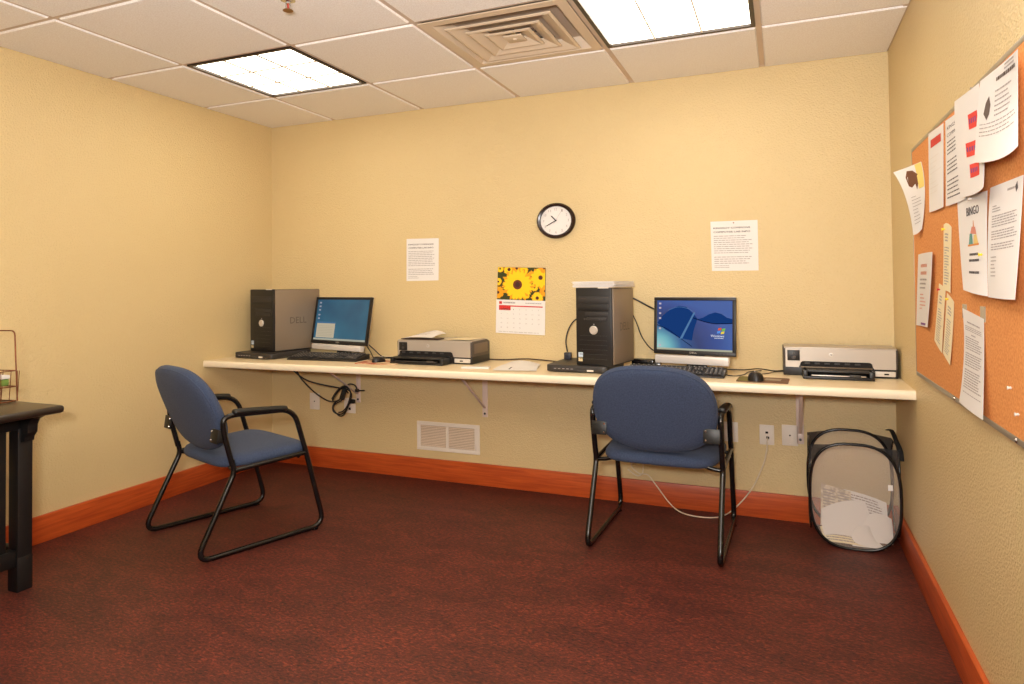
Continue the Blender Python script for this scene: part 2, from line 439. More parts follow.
# =================================================================== DESK
YL, YRt = -.610, -.556
def yfront(x): return YL+(YRt-YL)*x/XR
e = empty('wall_desk', (0,0,0)); tag(e, 'long cream laminate desktop running wall to wall on brackets', 'desk')
m_ = MB()
prof = [(0,DESK-.036),(0,DESK),]
m_.prism([(0.0005,-.001,DESK-.032),(XR-.0005,-.001,DESK-.032),(XR-.0005,yfront(XR)+.02,DESK-.032),(0.0005,yfront(0)+.02,DESK-.032)],(0,0,.032))
m_.build('desktop', laminate, e, smooth=0)
m_ = MB()
def sec(x):
    y = yfront(x); return [(x,y+.02,DESK-.036),(x,y+.004,DESK-.036),(x,y,DESK-.031),(x,y,DESK-.008),(x,y+.003,DESK-.002),(x,y+.009,DESK+.0003),(x,y+.02,DESK+.0003)]
a = [m_.bm.verts.new(p) for p in sec(.0005)]; b_ = [m_.bm.verts.new(p) for p in sec(XR-.0005)]
for k in range(7): m_.bm.faces.new((a[k],a[(k+1)%7],b_[(k+1)%7],b_[k]))
m_.bm.faces.new(a); m_.bm.faces.new(b_)
m_.build('front_edge', desk_edge, e, smooth=50)

def bracket(x, zb, label, y_arm=-.42):
    e = empty('shelf_bracket', (x,0,0)); tag(e, label, 'bracket', 'white desk brackets')
    zt = DESK-.0325
    m_ = MB(); m_.box((0,-.0035,(zt+zb)/2),(.034,.005,zt-zb),.002); m_.box((0,-.007,zb+.03),(.022,.004,.04),.0015)
    m_.build('wall_plate', bracket_m, e)
    m_ = MB(); m_.box((0,y_arm/2-.004,zt-.003),(.032,-y_arm,.005),.0015); m_.build('support_arm', bracket_m, e)
    m_ = MB()
    p, q = Vector((0,-.008,zb+.055)), Vector((0,y_arm+.05,zt-.008)); d = (q-p); L_ = d.length; ang = math.atan2(d.z,-d.y)
    m_.box((p+q)/2,(.016,L_,.006),.002,rot=Matrix.Rotation(-ang,3,'X')); m_.build('brace', bracket_m, e)
    m_ = MB(); m_.lathe([(.0005,-.0135),(.006,-.0125),(.007,-.009),(.0005,-.009)],c=(0,0,zb+.022),axis='y',seg=12); m_.build('screw', darkgrey, e)
bracket(.705,.44,'white desk bracket on the back wall beside the black cable bundle')
bracket(1.60,.405,'white desk bracket above the wall vent')
bracket(3.312,.385,'white desk bracket beside the laundry hamper')

# =================================================================== WALL THINGS
def outlet(x0, x1, z0, z1, label, kind):
    cx,cz = (x0+x1)/2,(z0+z1)/2; w,h = x1-x0,z1-z0
    e = empty('wall_outlet', (cx,0,cz)); tag(e, label, 'wall plate', 'white wall plates under the desk')
    m_ = MB(); m_.box((0,-.003,0),(w,.006,h),.0025); m_.build('cover_plate', whitepl, e)
    m_ = MB()
    if kind == 'jack':
        m_.box((0,-.0062,0),(.008,.003,.007),.0005)
    elif kind == 'two':
        m_.box((0,-.0065,.012),(.013,.004,.010),.0005); m_.build('socket', dark_hole, e); m_ = MB(); m_.box((.004,-.0065,-.014),(.014,.004,.012),.0005)
    else:
        for s in (-1,1):
            for q in (-1,1): m_.box((q*.006,-.0063,s*.02+.003),(.002,.003,.008))
            m_.box((0,-.0063,s*.02-.006),(.004,.003,.004)); m_.box((0,-.0058,s*.02),(.016,.0012,.016))
            if s < 0: m_.build('socket', dark_hole, e); m_ = MB()
    m_.build('socket', dark_hole, e)
    for s in (-1,1):
        m_ = MB(); m_.lathe([(.0003,-.0072),(.0025,-.007),(.003,-.006),(.0003,-.006)],c=(0,0,s*h*.41),axis='y',seg=8)
        m_.build('screw', whitepl, e)
outlet(3.123,3.192,.369,.469,'white wall plate where the white cable plugs in','two')
outlet(3.228,3.302,.373,.476,'white wall plate with single centre jack beside the right bracket','jack')
outlet(2.952,3.020,.371,.472,'white wall plate just beside the right arm of the right chair','power')
outlet(.320,.398,.374,.483,'white wall plate left of the cable bundle, near the left chair','jack')
outlet(.595,.682,.368,.464,'white wall plate directly behind the black cable bundle','power')

# return air grille
e = empty('wall_vent', (1.350,0,.265)); tag(e, 'white louvred wall vent low on the back wall', 'air vent')
W,H = .426,.176
m_ = MB()
m_.b2((-W/2,-.008,H/2-.024),(W/2,0,H/2),.002); m_.b2((-W/2,-.008,-H/2),(W/2,0,-H/2+.024),.002)
m_.b2((-W/2,-.008,-H/2+.02),(-W/2+.026,0,H/2-.02),.002); m_.b2((W/2-.034,-.008,-H/2+.02),(W/2,0,H/2-.02),.002); m_.b2((-.012,-.008,-H/2+.02),(.006,0,H/2-.02),.002)
m_.build('vent_frame', whitepl, e)
m_ = MB(); m_.b2((-W/2+.01,-.0012,-H/2+.01),(W/2-.01,-.0004,H/2-.01)); m_.build('backing', mat('vent_shadow',(176,154,128),.7), e, smooth=0)
m_ = MB()
for k in range(13):
    z = -H/2+.03+k*(H-.06)/12
    for xa,xb in ((-W/2+.024,-.011),(.004,W/2-.032)):
        m_.box(((xa+xb)/2,-.005,z),(xb-xa,.007,.0016),rot=Matrix.Rotation(R(42),3,'X'))
m_.build('louver_slats', mat('vent_slat',(228,210,188),.5), e, smooth=0)

# clock
e = empty('wall_clock', (2.058,0,1.556)); tag(e, 'round black-rimmed wall clock with white face', 'clock')
KX = 1.12
m_ = MB(); RR = .103
m_.lathe([(.001,0),(RR-.004,0),(RR,-.008),(RR-.002,-.022),(RR-.010,-.029),(RR-.019,-.026),(RR-.0215,-.014),(.001,-.014)],axis='y',seg=56,sx=KX)
m_.build('rim', mat('clock_rim_dark_brown',(38,18,16),.25), e, smooth=50)
m_ = MB(); m_.lathe([(.001,-.0155),(RR-.021,-.0155),(RR-.021,-.0145),(.001,-.0145)],axis='y',seg=48,sx=KX); m_.build('face', white, e, smooth=30)
rf = RR-.021
m_ = MB()
for k in range(1,13):
    a = k*PI/6; x,z = math.sin(a)*rf*.80*KX, math.cos(a)*rf*.80
    wd = .0085 if k<10 else .015
    put_text(m_, str(k), lambda X,Y: (X,-.0158,Y), x-wd/2, z-.007, wd, .014)
m_.build('numerals', greyink, e, smooth=0, recalc=False)
def hand(name, deg, L_, wd, tail, y, m):
    a = R(deg); d = Vector((math.sin(a)*KX,0,math.cos(a))); n = Vector((math.cos(a),0,-math.sin(a)))
    mm = MB(); P = [d*-tail+n*wd, d*L_*.85+n*wd, d*L_, d*L_*.85-n*wd, d*-tail-n*wd]
    mm.prism([p+Vector((0,y,0)) for p in P],(0,-.001,0)); mm.build(name, m, e, smooth=0)
hand('hour_hand', 320, .040, .0026, .0, -.0175, blackm)
hand('minute_hand', 240, .062, .0022, .006, -.019, blackm)
hand('second_hand', 30, .062, .0006, .022, -.0205, greyink)
m_ = MB(); m_.lathe([(.0005,-.0225),(.004,-.022),(.004,-.016),(.0005,-.016)],axis='y',seg=12); m_.build('hub', blackm, e)

# ---- generic sheet: 3x3 control points, biquadratic
def sheet_fn(P):
    P = [[Vector(c) for c in r] for r in P]
    def w(t): return ((2*(t-.5)*(t-1)), (-4*t*(t-1)), (2*t*(t-.5)))
    def f(u,v):      # u left->right, v top->bottom
        a,b = w(u), w(v); s = Vector()
        for j in range(3):
            for i in range(3): s += P[j][i]*a[i]*b[j]
        return s
    return f
def flat_ctrl(TL,TR,BR,BL):
    TL,TR,BR,BL = map(Vector,(TL,TR,BR,BL)); M = lambda a,b: (a+b)/2
    return [[TL,M(TL,TR),TR],[M(TL,BL),(TL+TR+BR+BL)/4,M(TR,BR)],[BL,M(BL,BR),BR]]
def sheet(name, P, m, label, cat, group=None, normal=(-1,0,0), nu=8, nv=10, parent=None):
    f = sheet_fn(P); N = Vector(normal)*.0008
    mb = MB(); mb.grid(lambda u,v: f(u,v), nu, nv)
    off = Vector(normal)*-.0005       # back face and edges, separate so the front shades flat
    mb.grid(lambda u,v: f(1-u,v)+off, nu, nv)
    edge = [(i/nu,0) for i in range(nu)]+[(1,j/nv) for j in range(nv)]+[(1-i/nu,1) for i in range(nu)]+[(0,1-j/nv) for j in range(nv)]
    for k in range(len(edge)):
        a,b_ = f(*edge[k]), f(*edge[(k+1)%len(edge)])
        mb.bm.faces.new([mb.bm.verts.new(p) for p in (b_,a,a+off,b_+off)])
    o = mb.build(name, m, parent, smooth=80, recalc=False)
    if label: tag(o, label, cat, group)
    def pf(x,y):     # x 0..1 from left, y 0..1 from the bottom
        return f(x,1-y)+N
    return o, pf
def printed(o, mb, mats, name='printed_text'):
    return mb.build(name, mats, o, smooth=0, recalc=False)

# notices on the back wall
def notice(TL,TR,BR,BL,label,seed):
    P = flat_ctrl(TL,TR,BR,BL)
    o, pf = sheet('notice_sheet', P, white, label, 'notice', 'computer room notices on the back wall', normal=(0,-1,0), nu=2, nv=2)
    mb = MB()
    put_text(mb, 'KINGSLEY COMMONS', pf, .06,.845,.78,.034, bold=.004)
    put_text(mb, 'COMPUTER LAB INFO', pf, .06,.765,.78,.034, bold=.004)
    lines_of_print(mb, pf, .06,.9,.72,.13,14,1,.32,.12,seed,(9,))
    lines_of_print(mb, pf, .06,.42,.12,.05,2,1,.32,.12,seed+3)
    printed(o, mb, [inkm, greyink])
    return o
Y0 = -.0007
notice((1.070,Y0,1.487),(1.297,Y0,1.484),(1.293,Y0,1.224),(1.067,Y0,1.222),'white printed notice on the back wall left of the clock',3)
notice((2.901,Y0,1.513),(3.132,Y0,1.512),(3.133,Y0,1.253),(2.905,Y0,1.254),'white printed notice on the back wall right of the clock',5)
e = MB(); e.lathe([(.0004,-.009),(.003,-.008),(.0035,-.004),(.0016,-.002),(.0016,0)],c=(3.016,-.001,1.502),axis='y',seg=10)
tag(e.build('push_pin', mat('dark_red_pin',(130,50,40),.3)), 'tiny dark red pin at the top of the right notice', 'pin')

# calendar
TL,TR = Vector((1.692,-.003,1.298)),Vector((1.990,-.003,1.288)); BL,BR = Vector((1.674,-.004,.909)),Vector((1.980,-.004,.899))
e = empty('wall_calendar', (0,0,0)); tag(e, 'wall calendar with a yellow flower picture, left of the right tower', 'calendar')
split = .492
mix = lambda a,b,t: a+(b-a)*t
ML,MR = mix(TL,BL,split), mix(TR,BR,split)
pg, pf = sheet('picture_page', flat_ctrl(TL,TR,MR,ML), mat('leaf_green_print',(52,58,14),.45), None, None, normal=(0,-1,0), nu=2, nv=2, parent=e)
petal = mat('yellow_petal_print',(250,206,16),.45); petal2 = mat('amber_petal_print',(236,160,12),.45); core = mat('brown_flower_centre',(104,38,10),.5); core2 = mat('dark_flower_centre',(60,22,8),.5)
mb = MB(); asp = .298/.192
layer = [0]
def flower(cx,cy,r,rc,n,seed,m1=0,m2=1):
    rnd = random.Random(seed)
    def P(x,y,l):
        return pf(x,y)+Vector((0,-.00006*l,0))
    for lay,(mm,rs,off) in enumerate(((m2,1.0,.5),(m1,.93,0))):
        layer[0] += 1
        for k in range(n):
            a = 2*PI*(k+off)/n+rnd.uniform(-.06,.06); L_ = r*rs*rnd.uniform(.88,1.05); wd = r*2.6/n
            d = (math.cos(a),math.sin(a)); nn = (-d[1],d[0]); pts = []
            for t,wf in ((.15,.5),(.55,1),(.8,.85),(1,.12),(1,-.12),(.8,-.85),(.55,-1),(.15,-.5)):
                pts.append((cx+(d[0]*L_*t+nn[0]*wd*wf), cy+(d[1]*L_*t+nn[1]*wd*wf)*asp))
            pts = clip_rect(pts,.005,.005,.995,.995)
            if len(pts)>=3: mb.bm.faces.new([mb.bm.verts.new(P(x,y,layer[0]+k*.04)) for x,y in pts]).material_index = mm
    for rr_,mm in ((rc,2),(rc*.55,3)):
        layer[0] += 1.2
        pts = clip_rect([(cx+rr_*math.cos(a*PI/8), cy+rr_*asp*math.sin(a*PI/8)) for a in range(16)],.005,.005,.995,.995)
        if len(pts)>=3: mb.bm.faces.new([mb.bm.verts.new(P(x,y,layer[0])) for x,y in pts]).material_index = mm
for i,(cx,cy,r,rc) in enumerate([(.02,.22,.13,.03),(.02,.55,.08,.02),(.24,.93,.12,.035),(.40,.97,.12,.03),(.55,.9,.1,.03),(.05,.95,.08,.02),(.99,.3,.12,.02),(.84,.08,.13,.035),(.78,.4,.08,.02),(.72,.72,.12,.025),(.90,.70,.22,.045),(.62,.15,.07,.015),(.97,.98,.1,.02)]):
    flower(cx,cy,r,rc,13,20+i,0 if i%3 else 1,1)
flower(.43,.47,.34,.095,20,4)
mb.build('flower_picture', [petal,petal2,core,core2], pg, smooth=0, recalc=False)
ML2,MR2 = ML+Vector((-.003,-.001,0)), MR+Vector((0,-.001,0))
pg, pf = sheet('date_page', flat_ctrl(ML2,MR2,BR,BL), white, None, None, normal=(0,-1,0), nu=2, nv=2, parent=e)
mb = MB()
rect(mb,pf,.06,.87,.12,.95,0); lines_of_print(mb,pf,.15,.40,.96,.87,1,1,.5,.05,4); lines_of_print(mb,pf,.6,.95,.94,.89,1,1,.4,.05,5)
rect(mb,pf,.06,.80,.95,.835,0); rect(mb,pf,.06,.69,.30,.80,0); rect(mb,pf,.14,.70,.27,.74,2)
day = 1
for r_ in range(5):
    for c_ in range(7):
        if r_==0 and c_<2: continue
        if day>30: break
        put_text(mb,str(day),pf,.10+c_*.127,.70-r_*.135,.028 if day>9 else .014,.034,1); day += 1
lines_of_print(mb,pf,.06,.95,.07,.03,1,1,.3,.05,6)
printed(pg, mb, [redink,greyink,white], 'calendar_print')

# =================================================================== CORK BOARD
XB = XR-.0145      # cork face
e = empty('bulletin_board', (XR,0,0)); tag(e, 'large orange cork bulletin board with thin metal frame on the right wall', 'bulletin board')
by0, by1, bz0, bz1 = -2.75, -.668, .838, 1.696
m_ = MB(); m_.b2((-.0145,by0+.01,bz0+.005),(-.0003,by1-.003,bz1-.005)); m_.build('cork_panel', corkm, e, smooth=0)
m_ = MB()
m_.b2((-.0158,by0,bz1-.006),(-.0002,by1,bz1+.008),.002); m_.b2((-.0158,by0,bz0-.010),(-.0002,by1,bz0+.006),.002)
m_.b2((-.0155,by1-.005,bz0-.008),(-.0002,by1+.001,bz1+.006),.001); m_.b2((-.018,by0,bz0),(-.0002,by0+.014,bz1),.002)
m_.build('metal_frame', alum, e)
for y,z in ((-1.312,bz0-.001),(-1.90,bz0-.001),(-1.592,bz1+.002)):
    m_ = MB(); m_.lathe([(.0005,-.0215),(.0045,-.0205),(.006,-.018),(.0005,-.018)],c=(0,y,z),axis='x',seg=12); m_.build('frame_screw', chrome, e)
CTRL = {
'curl': [[(3.652, -0.664, 1.619), (3.689, -0.748, 1.624), (3.714, -0.86, 1.625)], [(3.679, -0.756, 1.506), (3.697, -0.83, 1.508), (3.713, -0.924, 1.513)], [(3.693, -0.806, 1.362), (3.701, -0.847, 1.366), (3.709, -0.876, 1.379)]],
'redbar': [[(3.713, -1.008, 1.696), (3.713, -1.131, 1.688), (3.713, -1.243, 1.683)], [(3.713, -1.001, 1.559), (3.711, -1.136, 1.556), (3.713, -1.23, 1.557)], [(3.709, -1.017, 1.425), (3.707, -1.151, 1.421), (3.709, -1.236, 1.422)]],
'text': [[(3.713, -1.272, 1.683), (3.713, -1.396, 1.676), (3.713, -1.503, 1.675)], [(3.712, -1.27, 1.554), (3.712, -1.389, 1.555), (3.712, -1.496, 1.554)], [(3.709, -1.272, 1.42), (3.707, -1.412, 1.415), (3.707, -1.528, 1.414)]],
'redpatches': [[(3.709, -1.426, 1.706), (3.709, -1.557, 1.697), (3.709, -1.688, 1.689)], [(3.705, -1.45, 1.562), (3.703, -1.623, 1.542), (3.703, -1.746, 1.534)], [(3.699, -1.518, 1.421), (3.689, -1.705, 1.407), (3.679, -1.836, 1.409)]],
'big': [[(3.703, -1.719, 1.686), (3.699, -1.907, 1.672), (3.674, -2.119, 1.644)], [(3.695, -1.714, 1.586), (3.690, -1.91, 1.557), (3.692, -2.043, 1.556)], [(3.680, -1.749, 1.48), (3.668, -1.997, 1.448), (3.674, -2.104, 1.456)]],
'bingo': [[(3.711, -1.411, 1.424), (3.711, -1.574, 1.419), (3.711, -1.722, 1.413)], [(3.707, -1.448, 1.292), (3.705, -1.61, 1.29), (3.707, -1.724, 1.291)], [(3.695, -1.534, 1.166), (3.693, -1.672, 1.157), (3.699, -1.755, 1.153)]],
'right': [[(3.711, -1.749, 1.416), (3.711, -1.881, 1.414), (3.711, -1.995, 1.412)], [(3.705, -1.741, 1.283), (3.703, -1.879, 1.282), (3.703, -1.992, 1.284)], [(3.699, -1.760, 1.151), (3.689, -1.902, 1.15), (3.684, -2.021, 1.151)]],
'leftlow': [[(3.713, -0.769, 1.29), (3.711, -0.897, 1.291), (3.705, -1.075, 1.288)], [(3.713, -0.731, 1.157), (3.711, -0.862, 1.159), (3.703, -1.038, 1.157)], [(3.713, -0.694, 1.022), (3.710, -0.82, 1.026), (3.703, -0.971, 1.03)]],
'strip1': [[(3.713, -1.213, 1.368), (3.713, -1.262, 1.369), (3.713, -1.32, 1.353)], [(3.712, -1.205, 1.266), (3.712, -1.254, 1.265), (3.712, -1.308, 1.257)], [(3.711, -1.19, 1.162), (3.711, -1.247, 1.16), (3.711, -1.294, 1.154)]],
'strip2': [[(3.713, -1.125, 1.183), (3.713, -1.177, 1.175), (3.713, -1.219, 1.162)], [(3.712, -1.078, 1.075), (3.712, -1.131, 1.069), (3.712, -1.183, 1.063)], [(3.709, -1.051, 0.993), (3.709, -1.105, 0.974), (3.709, -1.164, 0.96)]],
'strip3': [[(3.713, -1.239, 1.153), (3.713, -1.285, 1.142), (3.713, -1.329, 1.128)], [(3.712, -1.203, 1.049), (3.712, -1.258, 1.04), (3.712, -1.304, 1.031)], [(3.709, -1.179, 0.961), (3.709, -1.227, 0.947), (3.709, -1.274, 0.934)]],
'bottom': [[(3.713, -1.431, 1.113), (3.713, -1.535, 1.104), (3.713, -1.652, 1.093)], [(3.709, -1.456, 0.988), (3.709, -1.563, 0.985), (3.708, -1.665, 0.983)], [(3.702, -1.418, 0.844), (3.697, -1.574, 0.843), (3.697, -1.691, 0.843)]],
}
GP = 'papers pinned to the cork board'
def bpaper(key, m, label, draw, mats, nu=8, nv=10):
    P = CTRL[key]
    if key=='redpatches': # sits over the text sheet
        P = [[(x-.002,y,z) for x,y,z in r] for r in P]
    o, pf = sheet('pinned_paper', P, m, label, 'paper', GP, nu=nu, nv=nv)
    mb = MB(); draw(mb, pf); printed(o, mb, mats)
    return o
def d_curl(mb,pf):
    pts = [(.30,.82),(.42,.93),(.62,.90),(.78,.80),(.76,.66),(.66,.56),(.62,.66),(.45,.62),(.32,.66)]
    mb.bm.faces.new([mb.bm.verts.new(pf(x,y)) for x,y in pts]).material_index = 0
    rect(mb,pf,.48,.68,.60,.73,3)
    for q in range(8): rect(mb,pf,.74,.56+q*.054,.99,.56+(q+1)*.054,1,4); lines_of_print(mb,pf,.3,.9,.5,.1,9,2,.2,.3,2)
bpaper('curl', white, 'curling white page with brown picture at the far top corner of the board', d_curl, [brownpic,yellowm,greyink,white])
bpaper('redbar', white, 'white page with a single red bar near its top', lambda mb,pf: (rect(mb,pf,.16,.80,.84,.90,0), lines_of_print(mb,pf,.1,.9,.7,.2,8,1,.12,.5,3)), [redink,mat('faint_ink',(222,214,208),.8)])
def d_text(mb,pf):
    put_text(mb,'KINGSLEY',pf,.1,.87,.7,.045,0); put_text(mb,'COMMONS',pf,.1,.78,.7,.045,0)
    lines_of_print(mb,pf,.1,.95,.74,.06,15,0,.3,.2,7,(4,9))
bpaper('text', white, 'page of typed lines half covered by the page with red patches', d_text, [inkm])
def d_patch(mb,pf):
    for x,y,w in ((.50,.66,.34),(.34,.40,.42),(.42,.18,.36)):
        rect(mb,pf,x,y,x+w,y+.14,0,6)
        for q in range(4): rect(mb,lambda X,Y: pf(X,Y)+Vector((-.0006,0,0)),x+.04+q*w*.2,y+.05,x+.04+q*w*.2+w*.10,y+.095,1)
bpaper('redpatches', white, 'white page with three red and purple patches at the top of the board', d_patch, [mat('bright_red_print',(226,56,44),.7),purple])
def d_big(mb,pf):
    pts = [(.16,.58),(.20,.70),(.27,.76),(.32,.66),(.30,.56),(.24,.50)]
    mb.bm.faces.new([mb.bm.verts.new(pf(x,y)) for x,y in pts]).material_index = 0
    lines_of_print(mb,pf,.42,.95,.92,.86,1,0,.6,.05,8); lines_of_print(mb,pf,.42,.9,.80,.50,6,1,.3,.35,9)
    lines_of_print(mb,pf,.08,.95,.48,.30,4,1,.25,.1,10); lines_of_print(mb,pf,.62,.9,.99,.92,2,1,.4,.1,11)
bpaper('big', white, 'large curled letter with small brown picture, nearest at the board top', d_big, [mat('grey_brown_print',(96,80,72),.8),greyink])
def d_bingo(mb,pf):
    put_text(mb,'BINGO',pf,.30,.79,.42,.09,0,bold=.01)
    for pts,m in (([(.30,.47),(.70,.47),(.70,.49),(.30,.49)],2),([(.33,.49),(.48,.49),(.46,.60),(.38,.60)],1),([(.50,.49),(.68,.49),(.62,.58),(.52,.58)],3),([(.40,.60),(.62,.58),(.58,.66),(.46,.67)],4),([(.50,.66),(.54,.66),(.53,.73),(.515,.73)],2)):
        mb.bm.faces.new([mb.bm.verts.new(pf(x,y)) for x,y in pts]).material_index = m
    for y,w in ((.37,.32),(.31,.38),(.19,.42)): lines_of_print(mb,pf,.5-w/2,.5+w/2,y+.03,y,1,0,.8,.05,int(y*100))
bpaper('bingo', white, 'white bingo poster with a small coloured drawing, middle of the board', d_bingo, [inkm,teal,orangeink,mat('pale_gold_print',(226,196,120),.8),mat('salmon_print',(214,140,120),.8)])
def d_right(mb,pf):
    mb.bm.faces.new([mb.bm.verts.new(pf(x,y)) for x,y in [(.78,.93),(.84,.97),(.87,.91),(.82,.88)]]).material_index = 0
    lines_of_print(mb,pf,.55,.78,.94,.91,1,1,.6,.05,1); lines_of_print(mb,pf,.12,.4,.83,.76,3,1,.4,.3,2); lines_of_print(mb,pf,.12,.92,.74,.42,14,1,.4,.15,3,(5,10)); lines_of_print(mb,pf,.12,.3,.38,.18,6,1,.3,.2,4)
bpaper('right', white, 'typed white letter hanging right beside the bingo poster', d_right, [inkm,greyink])
def d_left(mb,pf):
    put_text(mb,'OPEN',pf,.3,.80,.44,.05,0); put_text(mb,'HOUSE',pf,.28,.70,.5,.05,0); lines_of_print(mb,pf,.28,.75,.66,.2,9,1,.35,.3,4); rect(mb,pf,.45,.02,.85,.05,2)
def d_left(mb,pf):
    lines_of_print(mb,pf,.28,.74,.86,.80,1,0,.7,.05,1); lines_of_print(mb,pf,.28,.76,.76,.70,1,0,.7,.05,2)
    lines_of_print(mb,pf,.24,.8,.67,.50,3,1,.4,.2,3); lines_of_print(mb,pf,.28,.76,.46,.22,5,0,.35,.3,5); rect(mb,pf,.45,.02,.85,.05,2)
bpaper('leftlow', white, 'narrow-looking page with faint orange heading at the far left of the board', d_left, [mat('pale_orange_ink',(222,160,140),.8),greyink,purple])
def d_strip(s): return lambda mb,pf: (lines_of_print(mb,pf,.25,.75,.86,.72,3,0,.5,.2,s), lines_of_print(mb,pf,.2,.8,.66,.08,14,0,.4,.3,s+1))
bpaper('strip1', cream_paper, 'cream slip pinned above the two crooked slips', d_strip(3), [greyink], 3, 8)
bpaper('strip2', cream_paper, 'left one of the two crooked cream slips, with red pin', d_strip(5), [greyink], 3, 8)
bpaper('strip3', cream_paper, 'right one of the two crooked cream slips, with yellow pin', d_strip(8), [greyink], 3, 8)
def d_bottom(mb,pf):
    put_text(mb,'AGREEMENT',pf,.38,.885,.28,.014,0); lines_of_print(mb,pf,.25,.85,.86,.84,1,0,.7,.02,3)
    lines_of_print(mb,pf,.1,.92,.82,.76,3,0,.45,.1,4); lines_of_print(mb,pf,.42,.6,.735,.72,1,0,.9,.02,3); lines_of_print(mb,pf,.1,.92,.70,.17,22,0,.45,.12,5,(6,13)); lines_of_print(mb,pf,.1,.92,.14,.11,1,0,.5,.02,6)
def d_bottom(mb,pf):
    lines_of_print(mb,pf,.22,.85,.87,.85,1,0,.9,.02,3); lines_of_print(mb,pf,.1,.92,.82,.76,3,0,.45,.1,4); lines_of_print(mb,pf,.40,.62,.735,.72,1,0,.9,.02,3)
    lines_of_print(mb,pf,.1,.92,.70,.17,22,0,.45,.12,5,(6,13)); lines_of_print(mb,pf,.1,.92,.14,.125,1,0,.5,.02,6)
o = bpaper('bottom', white, 'long typed page taped over the lower frame of the board', d_bottom, [greyink])
for y0_,y1_ in ((-1.425,-1.475),(-1.615,-1.665)):
    m_ = MB(); m_.prism([(XB-.0004,y0_,1.085),(XB-.0004,y1_,1.085),(XB-.0004,y1_,1.125),(XB-.0004,y0_,1.125)],(-.0008,0,0)); m_.build('tape', tapem, o, smooth=0)
def pin(x,y,z,m,label):
    mb = MB(); mb.lathe([(.0007,0),(.0009,-.002),(.0035,-.0025),(.0038,-.0035),(.0024,-.0045),(.0024,-.007),(.0045,-.008),(.0045,-.0095),(.0005,-.010)],c=(x,y,z),axis='x',seg=12)
    tag(mb.build('push_pin', m), label, 'pin', 'push pins on the cork board')
pin(3.715,-.80,1.622,redpin,'red push pin holding the curling page')
pin(3.713,-1.235,1.352,yellowpin,'yellow push pin on the upper cream slip')
pin(3.713,-1.142,1.163,redpin,'red push pin on the left crooked slip')
pin(3.713,-1.262,1.135,yellowpin,'yellow push pin on the right crooked slip')
pin(3.704,-1.700,1.256,yellowpin,'yellow push pin low on the bingo poster')
pin(3.711,-1.580,1.409,clearpin,'clear push pin at the top of the bingo poster')
pin(3.714,-1.919,.898,clearpin,'lone clear push pin low on bare cork near the photo edge')
pin(3.714,-1.870,.949,clearpin,'lone clear push pin on bare cork right of the long typed page')

